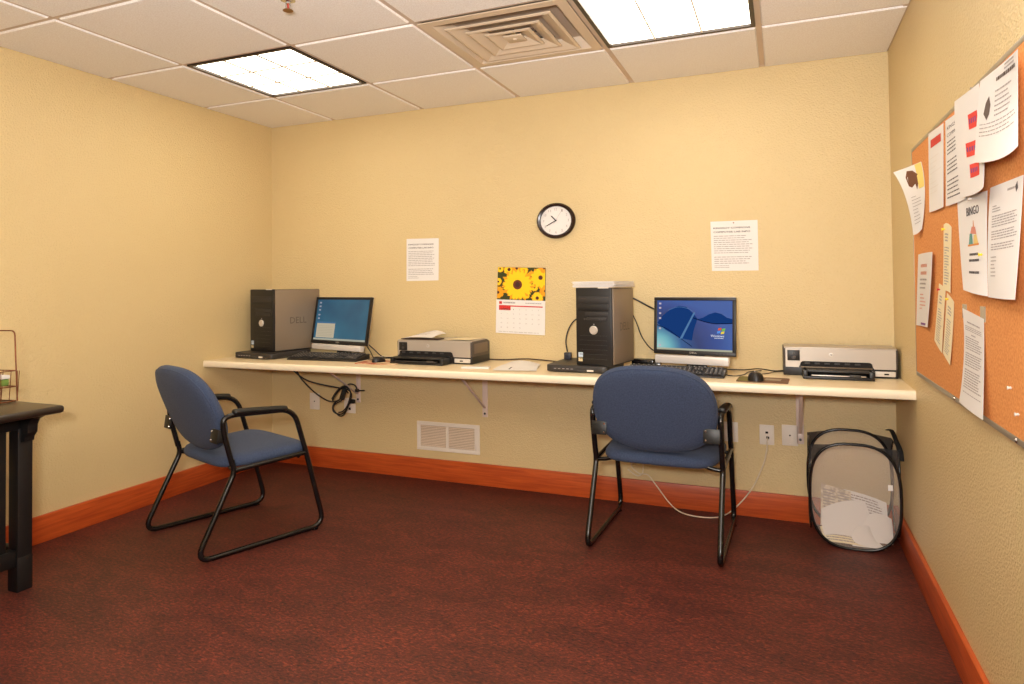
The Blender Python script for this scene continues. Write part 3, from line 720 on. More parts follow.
# =================================================================== CHAIRS
def make_chair():
    root = empty('guest_chair', (0,0,0))
    W2 = .284; TR = .0125
    for s in (-1,1):
        z = lambda y,zz: (s*W2, y-.257, zz)
        P = [z(.048,.575), z(.10,.365), z(-.050,.0125), z(.562,.0125), z(.468,.385), z(.395,.632), z(.03,.640)]
        # one bent tube: back post, sled runner, front post, arm
        path = fillet([z(.086,.42),z(.100,.365),z(-.078,TR),z(.566,TR),z(.466,.385),z(.398,.606),z(.048,.624),z(.046,.56),z(.088,.40)], [.0,.03,.075,.075,.05,.075,.075,.05,0], 7)
        m_ = MB(); m_.tube(path, TR, 10); m_.build('side_frame', blackm, root, smooth=60)
        m_ = MB(); m_.tube([z(.094,.372),z(.470,.386)], .011, 10); m_.build('seat_rail', blackm, root, smooth=60)
        ap = smooth_path([z(.092,.630),z(.12,.632),z(.23,.625),z(.335,.616),z(.360,.610)],4)
        n = len(ap); rr = [(.0145*min(1,.55+i*.25,.55+(n-1-i)*.25),.020*min(1,.6+i*.2,.6+(n-1-i)*.2)) for i in range(n)]
        m_ = MB(); m_.tube(ap,.02,12,rr=[(b,a) for a,b in rr]); m_.build('arm_pad', armm, root, smooth=60)
        # plate joining the back pad to the post
        m_ = MB(); m_.box((s*.248,-.232,.532),(.070,.006,.062),.002,rot=Matrix.Rotation(R(-8),3,'X')); m_.box((s*.279,-.216,.532),(.008,.030,.056),.002,rot=Matrix.Rotation(R(-8),3,'X'))
        br = m_.build('back_bracket', armm, root)
        for zz in (.514,.552):
            m_ = MB(); m_.lathe([(.0005,-.0125),(.004,-.012),(.005,-.0095),(.0005,-.0095)],c=(s*.224,-.2265+(zz-.532)*.14,zz),axis='y',seg=10)
            m_.build('bolt', chrome, br)
        m_ = MB(); m_.lathe([(.0005,-.0008),(.016,-.0008),(.017,.004),(.0005,.006)],c=(s*W2,.255,.0009),seg=12); m_.build('glide', blackm, root)
    for y,zz in ((.108,.366),(.425,.374)):
        m_ = MB(); m_.tube([(-W2,y-.257,zz),(-.245,y-.257,zz+.004),(-.19,y-.257,zz+.019),(.19,y-.257,zz+.019),(.245,y-.257,zz+.004),(W2,y-.257,zz)],.0095,8); m_.build('cross_bar', blackm, root, smooth=60)
    # seat pad: rounded trapezoid, crowned, waterfall front
    nn = 44; m_ = MB(); rings = []
    def outl(k, sc):
        a = 2*PI*k/nn; c_,s_ = math.cos(a), math.sin(a); p = 2/5.4
        x = math.copysign(abs(c_)**p, c_)*.266; y = math.copysign(abs(s_)**p, s_)*.226
        x *= 1+.03*(y/.226)-.05*max(0,-y/.226)**3
        if y < 0: y -= .004*(1-(x/.266)**2)
        return x*sc, y*sc
    for sc,zz in ((.90,.379),(.975,.381),(1.0,.392),(.995,.406),(.965,.418),(.90,.426),(.75,.431),(.5,.432),(.25,.431),(.05,.431)):
        row = []
        for k in range(nn):
            x,y = outl(k,sc); z_ = zz - .035*max(0,(y-.12)/.12)**2*.5 + .008*(y/.24) 
            row.append(m_.bm.verts.new((x,y+.036,z_)))
        rings.append(row)
    for i in range(len(rings)-1):
        for k in range(nn): m_.bm.faces.new((rings[i][k],rings[i][(k+1)%nn],rings[i+1][(k+1)%nn],rings[i+1][k]))
    m_.bm.faces.new(rings[0]); m_.bm.faces.new(rings[-1])
    m_.build('seat', fabric, root, smooth=80)
    # back pad, oval, leaning back; front and rear shells plus a welt
    def oval(k, sc, n=56):
        a = 2*PI*k/n; c_,s_ = math.cos(a), math.sin(a)
        px = 2/2.8; x = math.copysign(abs(c_)**px,c_)*.276
        z_ = math.copysign(abs(s_)**(2/2.4),s_)*(.215 if s_>0 else .210)
        x *= 1-.02*(z_/.2)
        return x*sc, z_*sc
    n = 56; m_ = MB(); rings = []
    for sc,dy in ((.05,-.032),(.4,-.032),(.75,-.030),(.90,-.026),(.965,-.018),(.995,-.006),(1.0,.004),(.985,.016),(.94,.027),(.85,.034),(.6,.038),(.3,.039),(.05,.039)):
        row = []
        for k in range(n):
            x,z_ = oval(k,sc); yy = dy + .30*x*x
            row.append((x,yy,z_))
        rings.append(row)
    lean = Matrix.Rotation(R(22),3,'X')
    V = [[m_.bm.verts.new(lean@Vector(p)+Vector((0,-.246,.632))) for p in r_] for r_ in rings]
    for i in range(len(V)-1):
        for k in range(n): m_.bm.faces.new((V[i][k],V[i][(k+1)%n],V[i+1][(k+1)%n],V[i+1][k]))
    m_.bm.faces.new(V[0]); m_.bm.faces.new(V[-1])
    bk = m_.build('backrest', fabric, root, smooth=80)
    w_ = MB(); w_.tube([lean@Vector((oval(k,.972)[0],-.016+.30*oval(k,.972)[0]**2,oval(k,.972)[1]))+Vector((0,-.246,.632)) for k in range(n)],.0028,6,closed=True); w_.build('welt', fabric, bk, smooth=80)
    return root
ch = make_chair(); tag(ch, 'blue upholstered sled-base armchair by the left wall, turned three-quarter away', 'chair', 'blue sled-base armchairs')
ch.location = (.752,-1.122,0); ch.rotation_euler.z = R(-19.5)
c2 = copy_tree(ch); c2['label'] = 'blue upholstered sled-base armchair at the right computer, seen from behind'
c2.location = (2.710,-.428,0); c2.rotation_euler.z = R(-1.5)

# =================================================================== TOWERS, MONITORS
def tower(w, d, h, label, x, y, z, rot, cable_white=False):
    # local: x across the front (centred), y backwards from the front face
    e = empty('desktop_computer', (x,y,z), rot); tag(e, label, 'computer', 'black desktop computer towers')
    m_ = MB(); m_.b2((-w/2+.003,.02,.001),(w/2-.003,d,h-.002),.004); m_.build('case', charc2, e)
    m_ = MB(); m_.b2((w/2-.006,.014,.006),(w/2,d-.004,h-.004),.0028)
    sp = m_.build('side_panel', sidepanel, e)
    g = MB(); put_text(g,'DELL',lambda X,Y:(w/2+.0004,X,Y), d*.34,h*.44,.13,.040); g.build('side_logo', mat('logo_grey',(100,88,76),.4,metal=.2), sp, smooth=0, recalc=False)
    m_ = MB(); m_.b2((-w/2,0,0),(w/2-.004,.022,h),.004); fb = m_.build('front_bezel', charcoal, e)
    for k,(a,b_) in enumerate(((.885,.80),(.79,.70))):
        m_ = MB(); m_.b2((-w/2+.014,-.0025,h*b_),(w/2-.018,.002,h*a),.002); m_.build('drive_cover', charc2 if k==0 else charcoal, fb)
    m_ = MB(); m_.b2((-w/2+.05,-.003,h*.63),(w/2-.022,.002,h*.685),.0015); m_.b2((-w/2+.06,-.0045,h*.575),(w/2-.03,.002,h*.62),.001); m_.build('optical_drive', charc2, fb)
    m_ = MB()
    for k in range(6): m_.b2((-w/2+.018,-.0015,h*(.08+.06*k)),(w/2-.03,.001,h*(.08+.06*k)+.0025))
    m_.build('front_grille', charc2, fb)
    m_ = MB(); m_.lathe([(.0005,-.008),(.018,-.0075),(.0215,-.004),(.022,0),(.0005,0)],c=(-.002,0,h*.455),axis='y',seg=28); m_.build('power_button', silver2, fb)
    g = MB(); g.lathe([(.0005,-.004),(.003,-.0035),(.003,0),(.0005,0)],c=(0,0,h*.53),axis='y',seg=10); g.build('drive_light', greyink, fb)
    m_ = MB()
    for x_ in (-.05,-.038,.032,.045): m_.lathe([(.0005,-.0055),(.0035,-.005),(.0035,-.002),(.0005,-.002)],c=(x_,0,h*.595),axis='y',seg=10)
    m_.build('port', darkgrey, fb)
    m_ = MB(); m_.b2((-w/2+.012,-.0008,h*.105),(-w/2+.036,.001,h*.165)); m_.build('badge', mat('pale_blue_badge',(190,208,226),.4), fb)
    m_ = MB(); m_.b2((-w/2+.012,-.0008,h*.05),(-w/2+.034,.001,h*.095)); m_.build('badge', mat('cream_badge',(216,196,150),.5), fb)
    m_ = MB(); m_.b2((w/2-.075,-.001,h-.004),(w/2-.018,.020,h+.0012),.0005); m_.build('latch', whitepl, fb)
    return e
tower(.236,.372,.392,'black desktop tower at the left end of the desk',.208,-.335,.7865,R(-12))
t2 = tower(.195,.295,.387,'black desktop tower left of the right monitor, papers on top',2.379,-.425,.7865,R(-8.9))

def slab_unit(x, y, rot, label, w=.325, d=.36):
    e = empty('flat_console', (x,y,DESK+.0005), rot); tag(e, label, 'flat black unit', 'flat black units under the towers')
    m_ = MB()
    pts = fillet([(-w/2,0,.003),(w/2,0,.003),(w/2,d,.003),(-w/2,d,.003)],.035,6,closed=True)
    m_.prism(pts,(0,0,.033),bev=.009); m_.build('body', mat('console_charcoal',(46,42,40),.45), e, smooth=50)
    m_ = MB()
    for k in range(5): m_.b2((-w*.36+k*.022,-.0012,.017),(-w*.36+k*.022+.012,.001,.020))
    m_.build('button', greyink, e)
    m_ = MB(); m_.b2((.005,-.0015,.010),(.045,.001,.016)); m_.build('button', darkgrey, e)
    m_ = MB(); m_.b2((.055,-.0015,.009),(.088,.001,.017)); m_.build('port_label', whitepl, e)
    m_ = MB()
    for sx in (-1,1):
        for yy in (.05,d-.05): m_.lathe([(.0005,0),(.012,0),(.012,.004),(.0005,.004)],c=(sx*w*.36,yy,0),seg=12)
    m_.build('rubber_foot', blackm, e)
slab_unit(.218,-.432,R(-4),'flat black unit under the left tower')
slab_unit(2.29,-.442,R(-1),'flat black unit under the right tower')

def screen_left():
    m = bpy.data.materials.new('teal_desktop_glow'); m.use_nodes = True; nt = m.node_tree; L = nt.links.new
    b = nt.nodes['Principled BSDF']; b.inputs['Base Color'].default_value = (.01,.012,.015,1); b.inputs['Roughness'].default_value = .35
    tc = nt.nodes.new('ShaderNodeTexCoord'); n = nt.nodes.new('ShaderNodeTexNoise'); n.inputs['Scale'].default_value = 4
    r = nt.nodes.new('ShaderNodeValToRGB'); e = r.color_ramp.elements
    e[0].position = .3; e[0].color = lin3((26,84,116)); e[1].position = .7; e[1].color = lin3((44,114,140))
    L(tc.outputs['Object'], n.inputs['Vector']); L(n.outputs['Fac'], r.inputs['Fac']); L(r.outputs['Color'], b.inputs['Emission Color']); b.inputs['Emission Strength'].default_value = .75
    return m
def screen_right(w, h):
    m = bpy.data.materials.new('blue_swirl_wallpaper_glow'); m.use_nodes = True; nt = m.node_tree; L = nt.links.new
    b = nt.nodes['Principled BSDF']; b.inputs['Base Color'].default_value = (.01,.012,.015,1); b.inputs['Roughness'].default_value = .35
    tc = nt.nodes.new('ShaderNodeTexCoord')
    # glow distance from the lower left corner, plus a broad top band
    mp = nt.nodes.new('ShaderNodeMapping'); mp.vector_type = 'POINT'
    mp.inputs['Location'].default_value = (.52,0,.44); mp.inputs['Scale'].default_value = (1/w,0,1/h)
    L(tc.outputs['Object'], mp.inputs['Vector'])
    gr = nt.nodes.new('ShaderNodeVectorMath'); gr.operation = 'LENGTH'; L(mp.outputs[0], gr.inputs[0])
    r = nt.nodes.new('ShaderNodeValToRGB'); e = r.color_ramp.elements
    e[0].position = .0; e[0].color = lin3((176,214,206)); e[1].position = 1.0; e[1].color = lin3((38,84,160))
    for p,c in ((.22,(110,184,194)),(.42,(28,88,146)),(.60,(18,50,112)),(.82,(26,66,142))):
        k = e.new(p); k.color = lin3(c)
    nz = nt.nodes.new('ShaderNodeTexNoise'); nz.inputs['Scale'].default_value = 5; L(tc.outputs['Object'], nz.inputs['Vector'])
    ad = nt.nodes.new('ShaderNodeMath'); ad.operation = 'MULTIPLY_ADD'; L(nz.outputs['Fac'], ad.inputs[0]); ad.inputs[1].default_value = .3; ad.inputs[2].default_value = -.15
    a2 = nt.nodes.new('ShaderNodeMath'); a2.operation = 'ADD'; L(gr.outputs['Value'], a2.inputs[0]); L(ad.outputs[0], a2.inputs[1])
    L(a2.outputs[0], r.inputs['Fac']); L(r.outputs['Color'], b.inputs['Emission Color']); b.inputs['Emission Strength'].default_value = .95
    return m
def monitor(w, h, x, y, zb, rot, tilt, label, content, screen_mat, bar_drop, bar_w, bar_dx=0, bez=.016):
    """local: x across, y back, origin on the desk under the middle of the bezel"""
    e = empty('computer_monitor', (x,y,DESK), rot); tag(e, label, 'monitor', 'flat computer monitors')
    T = Matrix.Translation((0,0,zb-DESK)) @ Matrix.Rotation(-tilt,4,'X')
    def place(o): o.matrix_local = T; return o
    m_ = MB()
    m_.b2((-w/2,0,0),(w/2,.018,bez*1.35),.002); m_.b2((-w/2,0,h-bez),(w/2,.018,h),.002); m_.b2((-w/2,0,bez),(-w/2+bez,.018,h-bez),.002); m_.b2((w/2-bez,0,bez),(w/2,.018,h-bez),.002)
    bz = place(m_.build('bezel', charcoal, e))
    g = MB(); put_text(g,'DELL',lambda X,Y:(X,-.0006,Y),-.018,bez*.42,.036,bez*.55); g.build('brand_logo', silver2, bz, smooth=0, recalc=False)
    g = MB()
    for k in range(4): g.lathe([(.0004,-.002),(.0028,-.0018),(.003,0),(.0004,0)],c=(w*.28+k*.017,0,bez*.7),axis='y',seg=8)
    g.build('button', darkgrey, bz)
    m_ = MB(); m_.b2((-w/2+.007,.014,.004),(w/2-.007,.030,h+.0035),.003); m_.b2((-w*.32,.034,h*.15),(w*.32,.062,h*.85),.012); place(m_.build('back_shell', silver, e))
    sw, sh = w-2*bez, h-bez*2.35
    m_ = MB(); m_.b2((-sw/2-.001,.004,-sh/2-.001),(sw/2+.001,.008,sh/2+.001)); sc = m_.build('screen', screen_mat(sw,sh) if screen_mat is not screen_left else screen_left(), e, smooth=0)
    sc.matrix_local = T @ Matrix.Translation((0,0,bez*1.35+sh/2))
    content(sc, sw, sh)
    # sound bar hanging below the bezel
    m_ = MB(); m_.prism([(0,-.012,-.004),(0,-.018,-.012),(0,-.014,-bar_drop),(0,.020,-bar_drop),(0,.024,-.003)],(bar_w,0,0),bev=.003)
    bmesh.ops.translate(m_.bm, vec=(-bar_w/2+bar_dx,0,0), verts=m_.bm.verts)
    place(m_.build('speaker_bar', mat('bar_silver',(224,218,212),.35,metal=.2), e))
    m_ = MB(); m_.b2((-.04,.040,.03),(.04,.062,zb-DESK+.10),.006); m_.build('stand_neck', charcoal, e)
    m_ = MB(); m_.prism(fillet([(-.11,-.005,.0005),(.11,-.005,.0005),(.11,.16,.0005),(-.11,.16,.0005)],.04,6,closed=True),(0,0,.012),bev=.003); m_.b2((-.05,.035,.010),(.05,.075,.034),.008); m_.build('stand_base', charcoal, e)
    return e
def ef(sc):   # emissive flat colours for screen content
    return lambda n,c,s=1.0: (MATS.get('glow_'+n) or MATS.setdefault('glow_'+n, emission('glow_'+n, c, s)))
def content_right(sc, w, h):
    E_ = ef(sc); mb = MB(); fn = lambda X,Y: (X*w,.0035,Y*h)
    def fl(l): return lambda X,Y: (X*w,.0035-.0001*l,Y*h)
    mats = [E_('tan_bar',(176,176,152)),E_('navy_line',(10,22,60)),E_('streak',(96,140,190),.8),E_('icon',(190,180,190)),E_('red',(226,92,60)),E_('green',(120,190,80)),E_('blue',(96,150,230)),E_('yellow',(240,214,70)),E_('white',(235,240,246)),E_('hump',(28,66,132),.8)]
    rect(mb,fl(3),-.5,-.5,.5,-.463,0)
    for pts in ([(-.5,.04),(-.42,.2),(-.32,.32),(-.2,.395),(-.1,.37),(-.02,.26),(.05,.14),(.0,-.1),(-.02,-.30),(-.2,-.25),(-.38,-.10)],[(.04,.13),(.12,.16),(.2,.23),(.28,.27),(.36,.24),(.43,.17),(.5,.14),(.5,.06),(.38,.05),(.25,.05),(.10,.10)]):
        mb.bm.faces.new([mb.bm.verts.new(fl(0)(X,Y)) for X,Y in pts]).material_index = 9
    def ribbon(pts, wd, m, l):
        P = smooth_path([(x,0,y) for x,y in pts],6)
        for i in range(len(P)-1):
            a,b_ = P[i],P[i+1]; q = wd(i/(len(P)-1)) if callable(wd) else wd
            q2 = wd((i+1)/(len(P)-1)) if callable(wd) else wd
            mb.bm.faces.new([mb.bm.verts.new(fl(l)(X,Y)) for X,Y in ((a.x,a.z-q),(b_.x,b_.z-q2),(b_.x,b_.z+q2),(a.x,a.z+q))]).material_index = m
    ribbon([(-.02,.16),(.10,.10),(.25,.05),(.38,.05),(.5,.06)],.009,1,1)
    ribbon([(-.5,.0),(-.35,-.09),(-.2,-.24),(-.02,-.42)],.008,1,1)
    pts = [(-.19,-.28),(-.15,-.26),(.02,.26),(.0,.27)]
    mb.bm.faces.new([mb.bm.verts.new(fl(2)(X,Y)) for X,Y in pts]).material_index = 2
    ribbon([(-.35,.3),(-.2,.37),(-.05,.32),(.02,.22)],lambda t:.004+.0*t,2,1)
    for y in (.42,.33,.22,.12,-.09,-.43): rect(mb,fl(3),-.475,y,-.445,y+.035,3)
    # four-pane flag and caption
    def q(x,y,m): mb.bm.faces.new([mb.bm.verts.new(fl(4)(X,Y)) for X,Y in ((x,y),(x+.042,y+.008),(x+.05,y+.055),(x+.008,y+.047))]).material_index = m
    q(.315,-.085,4); q(.363,-.095,5); q(.303,-.145,6); q(.351,-.155,7)
    put_text(mb,'Windows',fl(4),.225,-.215,.17,.045,8); lines_of_print(mb,fl(4),.27,.39,-.225,-.25,1,8,.4,.05,3)
    mb.build('desktop_picture', mats, sc, smooth=0, recalc=False)
def content_left(sc, w, h):
    E_ = ef(sc); mb = MB()
    def fl(l): return lambda X,Y: (X*w,.0035-.0001*l,Y*h)
    mats = [E_('bar_l',(170,168,150)),E_('window',(190,176,150)),E_('wintitle',(74,110,140)),E_('icon_l',(150,150,160)),E_('winline',(170,158,134))]
    rect(mb,fl(0),-.5,-.5,.5,-.455,0); rect(mb,fl(1),-.46,-.44,-.10,-.05,1); rect(mb,fl(2),-.46,-.09,-.10,-.05,2)
    for k in range(7): rect(mb,fl(2),-.43,-.40+.04*k,-.14,-.392+.04*k,4)
    for y in (.40,.31,.22,.10,.01): rect(mb,fl(3),-.46,y,-.42,y+.04,3)
    mb.build('desktop_picture', mats, sc, smooth=0, recalc=False)
monitor(.408,.286,2.831,-.237,.835,R(-10.7),R(4.1),'flat monitor with blue swirl desktop on the right',content_right,screen_right,.046,.365,-.008)
monitor(.520,.301,.640,-.138,.827,R(-13.3),R(10),'flat monitor with teal desktop and open window on the left',content_left,screen_left,.040,.455,.0)

# ---- keyboards
def keyboard(x, y, rot, w, d, label):
    e = empty('computer_keyboard', (x,y,DESK+.0005), rot); tag(e, label, 'keyboard', 'black keyboards')
    m_ = MB(); m_.prism([(-w/2,0,0),(-w/2,d,0),(-w/2,d,.032),(-w/2,d*.8,.029),(-w/2,.012,.012),(-w/2,0,.006)],(w,0,0),bev=.002); m_.build('body', charcoal, e)
    sl = lambda yy: .0125+(yy-.012)*(.017/(d*.8-.012))
    def block(name, x0, x1, y0, y1, nx, ny, skip=()):
        mm = MB(); dx,dy = (x1-x0)/nx,(y1-y0)/ny
        for j in range(ny):
            for i in range(nx):
                if (i,j) in skip: continue
                cx,cy = x0+(i+.5)*dx, y0+(j+.5)*dy
                mm.box((cx,cy,sl(cy)+.003),(dx*.84,dy*.84,.006),.0008)
        mm.build(name, mat('key_black',(52,49,48),.5), e)
        g = MB()
        for j in range(ny):
            for i in range(nx):
                if (i,j) in skip: continue
                cx,cy = x0+(i+.45)*dx, y0+(j+.55)*dy
                zz = sl(cy)+.0064
                g.poly([(cx-dx*.12,cy-dy*.1,zz),(cx+dx*.12,cy-dy*.1,zz),(cx+dx*.12,cy+dy*.22,zz+.0006),(cx-dx*.12,cy+dy*.22,zz+.0006)])
        g.build('key_legends', mat('legend_grey',(200,194,186),.6), e, smooth=0, recalc=False)
    a, b_ = .016, d*.70
    block('letter_keys', -w/2+.012, w/2-w*.33, a, b_, 14, 5, skip=tuple((i,0) for i in (4,5,7,8)))
    block('arrow_keys', w/2-w*.31, w/2-w*.215, a, b_, 3, 5, skip=((0,1),(2,1),(0,2),(1,2),(2,2)))
    block('number_pad', w/2-w*.195, w/2-.012, a, b_, 4, 5)
    block('function_keys', -w/2+.012, w/2-.012, d*.76, d*.88, 18, 1)
    return e
keyboard(.700,-.390,R(3.5),.480,.165,'black keyboard in front of the left monitor')
keyboard(2.752,-.416,R(-2),.470,.160,'black keyboard in front of the right monitor, partly behind the chair')

def mouse(x, y, z, rot, label, k=1):
    e = empty('computer_mouse', (x,y,z), rot); e.scale = (k,k,k); tag(e, label, 'mouse', 'black computer mice')
    m_ = MB(); nu,nv = 20,8
    def P(u,v):
        a = 2*PI*u; b = v*PI/2
        return (math.cos(a)*.034*math.cos(b)**.6*(1-.08*math.sin(a)), math.sin(a)*.056*math.cos(b)**.6, .036*math.sin(b)*(1-.25*math.sin(a)*math.cos(b))+.001)
    m_.grid(P,nu,nv); bmesh.ops.remove_doubles(m_.bm, verts=m_.bm.verts, dist=.0002)
    m_.build('body', charcoal, e, smooth=80)
    m_ = MB(); m_.lathe([(.0005,-.003),(.008,-.003),(.009,0),(.008,.003),(.0005,.003)],c=(0,.026,.031),axis='x',seg=14); m_.build('scroll_wheel', greyink, e)
    m_ = MB(); m_.tube([(0,-.008,.0375),(0,.012,.0355),(0,.045,.0215)],.0007,5); m_.build('button_seam', blackm, e)
mouse(1.085,-.355,DESK+.0045,R(-20),'black mouse beside the left keyboard',.82)
mouse(3.125,-.455,DESK+.0045,R(8),'black mouse beside the right keyboard on the brown mat')
def pad(x, y, rot, w, d, m, label, m2=None):
    e = empty('mouse_pad', (x,y,DESK+.0005), rot); tag(e, label, 'mouse pad', 'mouse pads')
    m_ = MB(); m_.prism(fillet([(-w/2,-d/2,0),(w/2,-d/2,0),(w/2,d/2,0),(-w/2,d/2,0)],.015,4,closed=True),(0,0,.0035)); m_.build('pad', m, e, smooth=40)
    if m2:
        m_ = MB(); m_.poly([(-w/2+.004,-d/2+.01,.0038),(-w/2+.055,-d/2+.006,.0038),(-w/2+.05,d/2-.006,.0038),(-w/2+.004,d/2-.012,.0038)]); m_.build('printed_patch', m2[0], e, smooth=0)
        m_ = MB(); m_.poly([(w*.02,-d*.1,.0038),(w*.34,-d*.15,.0038),(w*.36,d*.2,.0038),(w*.05,d*.3,.0038)]); m_.build('printed_patch', m2[1], e, smooth=0)
pad(1.10,-.342,R(5),.26,.20,mat('pad_tan_red',(176,96,70),.6,var=(14,.08,(226,200,160))),'tan and red mouse pad at the left keyboard')
pad(3.155,-.422,R(-3),.215,.165,mat('pad_brown',(120,84,58),.6,var=(20,.15,(96,66,46))),'brown mouse mat with pictures at the right keyboard',(mat('pad_green',(118,112,52),.6),mat('pad_grey',(160,146,128),.6)))

# ---- printers
def printer(x, y, rot, w, d, h, label, tray_x0, tray_x1, tray_out, hood=False):
    e = empty('inkjet_printer', (x,y,DESK+.0005), rot); tag(e, label, 'printer', 'silver and black inkjet printers')
    m_ = MB(); m_.b2((-w/2,.004,.0),(w/2,d,h*.34),.004); m_.build('base', charcoal, e)
    m_ = MB(); m_.prism([(-w/2,.006,h*.30),(-w/2,d,h*.30),(-w/2,d,h*.90),(-w/2,d*.86,h),(-w/2,.015,h),(-w/2,.002,h*.93)],(w,0,0),bev=.004); m_.build('shell', mat('printer_side',(74,66,60),.45), e)
    # right side inset
    m_ = MB(); m_.b2((w/2-.001,.03,h*.45),(w/2+.0015,d-.03,h*.88),.001); m_.build('side_inset', mat('printer_side_light',(112,98,86),.4,metal=.3), e)
    ta, tb = tray_x0-.006, tray_x1+.006
    # silver fascia with a rounded notch over the paper slot
    z0,z1,zn = h*.30,h*.96,h*.52
    pts = [(-w/2+.010,-.003,z0),(-w/2+.010,-.003,z1),(w/2-.010,-.003,z1),(w/2-.010,-.003,z0),(tb+.006,-.003,z0)]
    for k in range(6):
        a = k/5*PI/2; pts.append((tb-.016+.016*math.cos(a)+.0,-.003,zn-.016+.016*math.sin(a)))
    for k in range(6):
        a = PI/2+k/5*PI/2; pts.append((ta+.016+.016*math.cos(a),-.003,zn-.016+.016*math.sin(a)))
    pts.append((ta-.006,-.003,z0))
    m_ = MB(); m_.prism(pts,(0,.010,0)); fa = m_.build('front_panel', silver, e, smooth=0)
    g = MB(); g.lathe([(.0004,-.0045),(.0085,-.004),(.009,-.003),(.0004,-.003)],c=(-w*.07,0,h*.76),axis='y',seg=20,sx=1.1); g.build('logo_badge', silver2, fa)
    g = MB(); put_text(g,'hp',lambda X,Y:(X,-.0048,Y),-w*.07-.005,h*.76-.005,.010,.010); g.build('logo_letters', darkgrey, fa, smooth=0, recalc=False)
    m_ = MB(); m_.prism([(-w/2+.004,.004,h*.955),(w/2-.004,.004,h*.955),(w/2-.004,d*.80,h*.99),(-w/2+.004,d*.80,h*.99)],(0,0,.006),bev=.002); m_.build('top_cover', silver, e)
    m_ = MB(); m_.b2((-w/2+.018,-.007,h*.53),(-w/2+.072,.0,h*.90),.002); cp = m_.build('control_panel', charcoal, e)
    m_ = MB(); m_.lathe([(.0004,-.010),(.008,-.0095),(.009,-.007),(.0004,-.007)],c=(-w/2+.045,0,h*.64),axis='y',seg=14); m_.lathe([(.0004,-.009),(.004,-.0085),(.005,-.007),(.0004,-.007)],c=(-w/2+.045,0,h*.80),axis='y',seg=10); m_.build('button', darkgrey, cp)
    # dark slot, upper guide, then the protruding tray
    m_ = MB(); m_.b2((ta+.002,-.001,h*.28),(tb-.002,.004,zn-.002)); m_.build('paper_slot', dark_hole, e, smooth=0)
    m_ = MB()
    for k in range(6): m_.b2((ta+.02+k*(tb-ta-.05)/6,-.006,zn-.014),(ta+.02+k*(tb-ta-.05)/6+.022,.0,zn-.006),.001)
    m_.build('roller', darkgrey, e)
    cx = (tray_x0+tray_x1)/2; tw = tray_x1-tray_x0
    m_ = MB(); m_.b2((tray_x0,-tray_out,.001),(tray_x1,.01,.012),.003)
    m_.b2((tray_x0,-tray_out,.001),(tray_x0+.022,.0,h*.30),.005); m_.b2((tray_x1-.022,-tray_out,.001),(tray_x1,.0,h*.30),.005)
    m_.b2((tray_x0+.004,-tray_out+.004,h*.23),(tray_x1-.004,-.004,h*.30),.003)
    m_.b2((tray_x0,-tray_out-.004,.001),(tray_x1,-tray_out+.008,h*.10),.003)
    tr = m_.build('paper_tray', charcoal, e)
    m_ = MB(); m_.b2((tray_x0+.035,-tray_out-.006,h*.12),(tray_x1-.035,-tray_out+.004,h*.155),.002); m_.build('tray_rail', silver2 if hood else darkgrey, tr)
    m_ = MB(); m_.b2((tray_x1-.10,-tray_out-.009,h*.11),(tray_x1-.055,-tray_out+.004,h*.19),.002); m_.build('paper_guide', darkgrey, tr)
    m_ = MB(); m_.b2((tb+.010,-.004,h*.06),(w/2-.012,.006,h*.235),.002); cpn = m_.build('card_slot_panel', mat('panel_white',(214,206,194),.4), e)
    m_ = MB(); m_.b2((tb+.045,-.0055,h*.12),(tb+.064,-.003,h*.17)); m_.build('port', dark_hole, cpn, smooth=0)
    if hood:
        m_ = MB(); m_.b2((tray_x0-.004,-.016,h*.30),(tray_x1+.004,0,h*.335),.003); m_.build('slot_lip', mat('lip_grey',(150,132,112),.35,metal=.4), e)
    return e
printer(1.402,-.279,R(-1.7),.490,.236,.128,'silver and black printer beside the left monitor with papers on top',-.222,.120,.110)
printer(3.480,-.195,R(1.2),.478,.175,.134,'silver and black printer at the right end of the desk',-.160,.130,.115,True)

# papers on and around the printers
def loose(name, P, label, m=white, cat='paper', group='loose papers on the desk'):
    o, pf = sheet(name, P, m, label, cat, group, normal=(0,0,1)); return o, pf
Z = DESK+.132
o, pf = loose('loose_paper', [[(1.225,-.085,Z+.004),(1.30,-.075,Z+.040),(1.39,-.09,Z+.022)],[(1.215,-.17,Z+.012),(1.30,-.165,Z+.034),(1.385,-.17,Z+.024)],[(1.195,-.262,Z+.006),(1.29,-.268,Z+.014),(1.385,-.262,Z+.010)]], 'crumpled white paper on top of the left printer')
mb = MB(); lines_of_print(mb,pf,.1,.9,.8,.2,7,0,.25,.3,8); printed(o,mb,[greyink])
m_ = MB(); m_.prism([(1.185,-.272,0),(1.42,-.278,0),(1.43,-.20,0),(1.19,-.19,0)],(0,0,.004)); bmesh.ops.translate(m_.bm,vec=(0,0,DESK+.1325),verts=m_.bm.verts)
tag(m_.build('dark_folder', mat('dark_folder_card',(60,38,30),.6), smooth=0),'thin dark brown folder under the crumpled paper on the left printer','folder')
loose('loose_paper', flat_ctrl((1.50,-.10,Z+.003),(1.64,-.11,Z+.003),(1.62,-.255,Z+.0035),(1.47,-.25,Z+.0035)), 'flat pale paper on the right part of the left printer top', cream_paper)
m_ = MB(); m_.box((1.735,-.43,DESK+.005),(.15,.052,.008),.001,rot=Matrix.Rotation(R(14),3,'Z')); tag(m_.build('envelope_pack', white),'small white envelope pack lying on the desk right of the left printer','envelope')
Z = DESK+.002
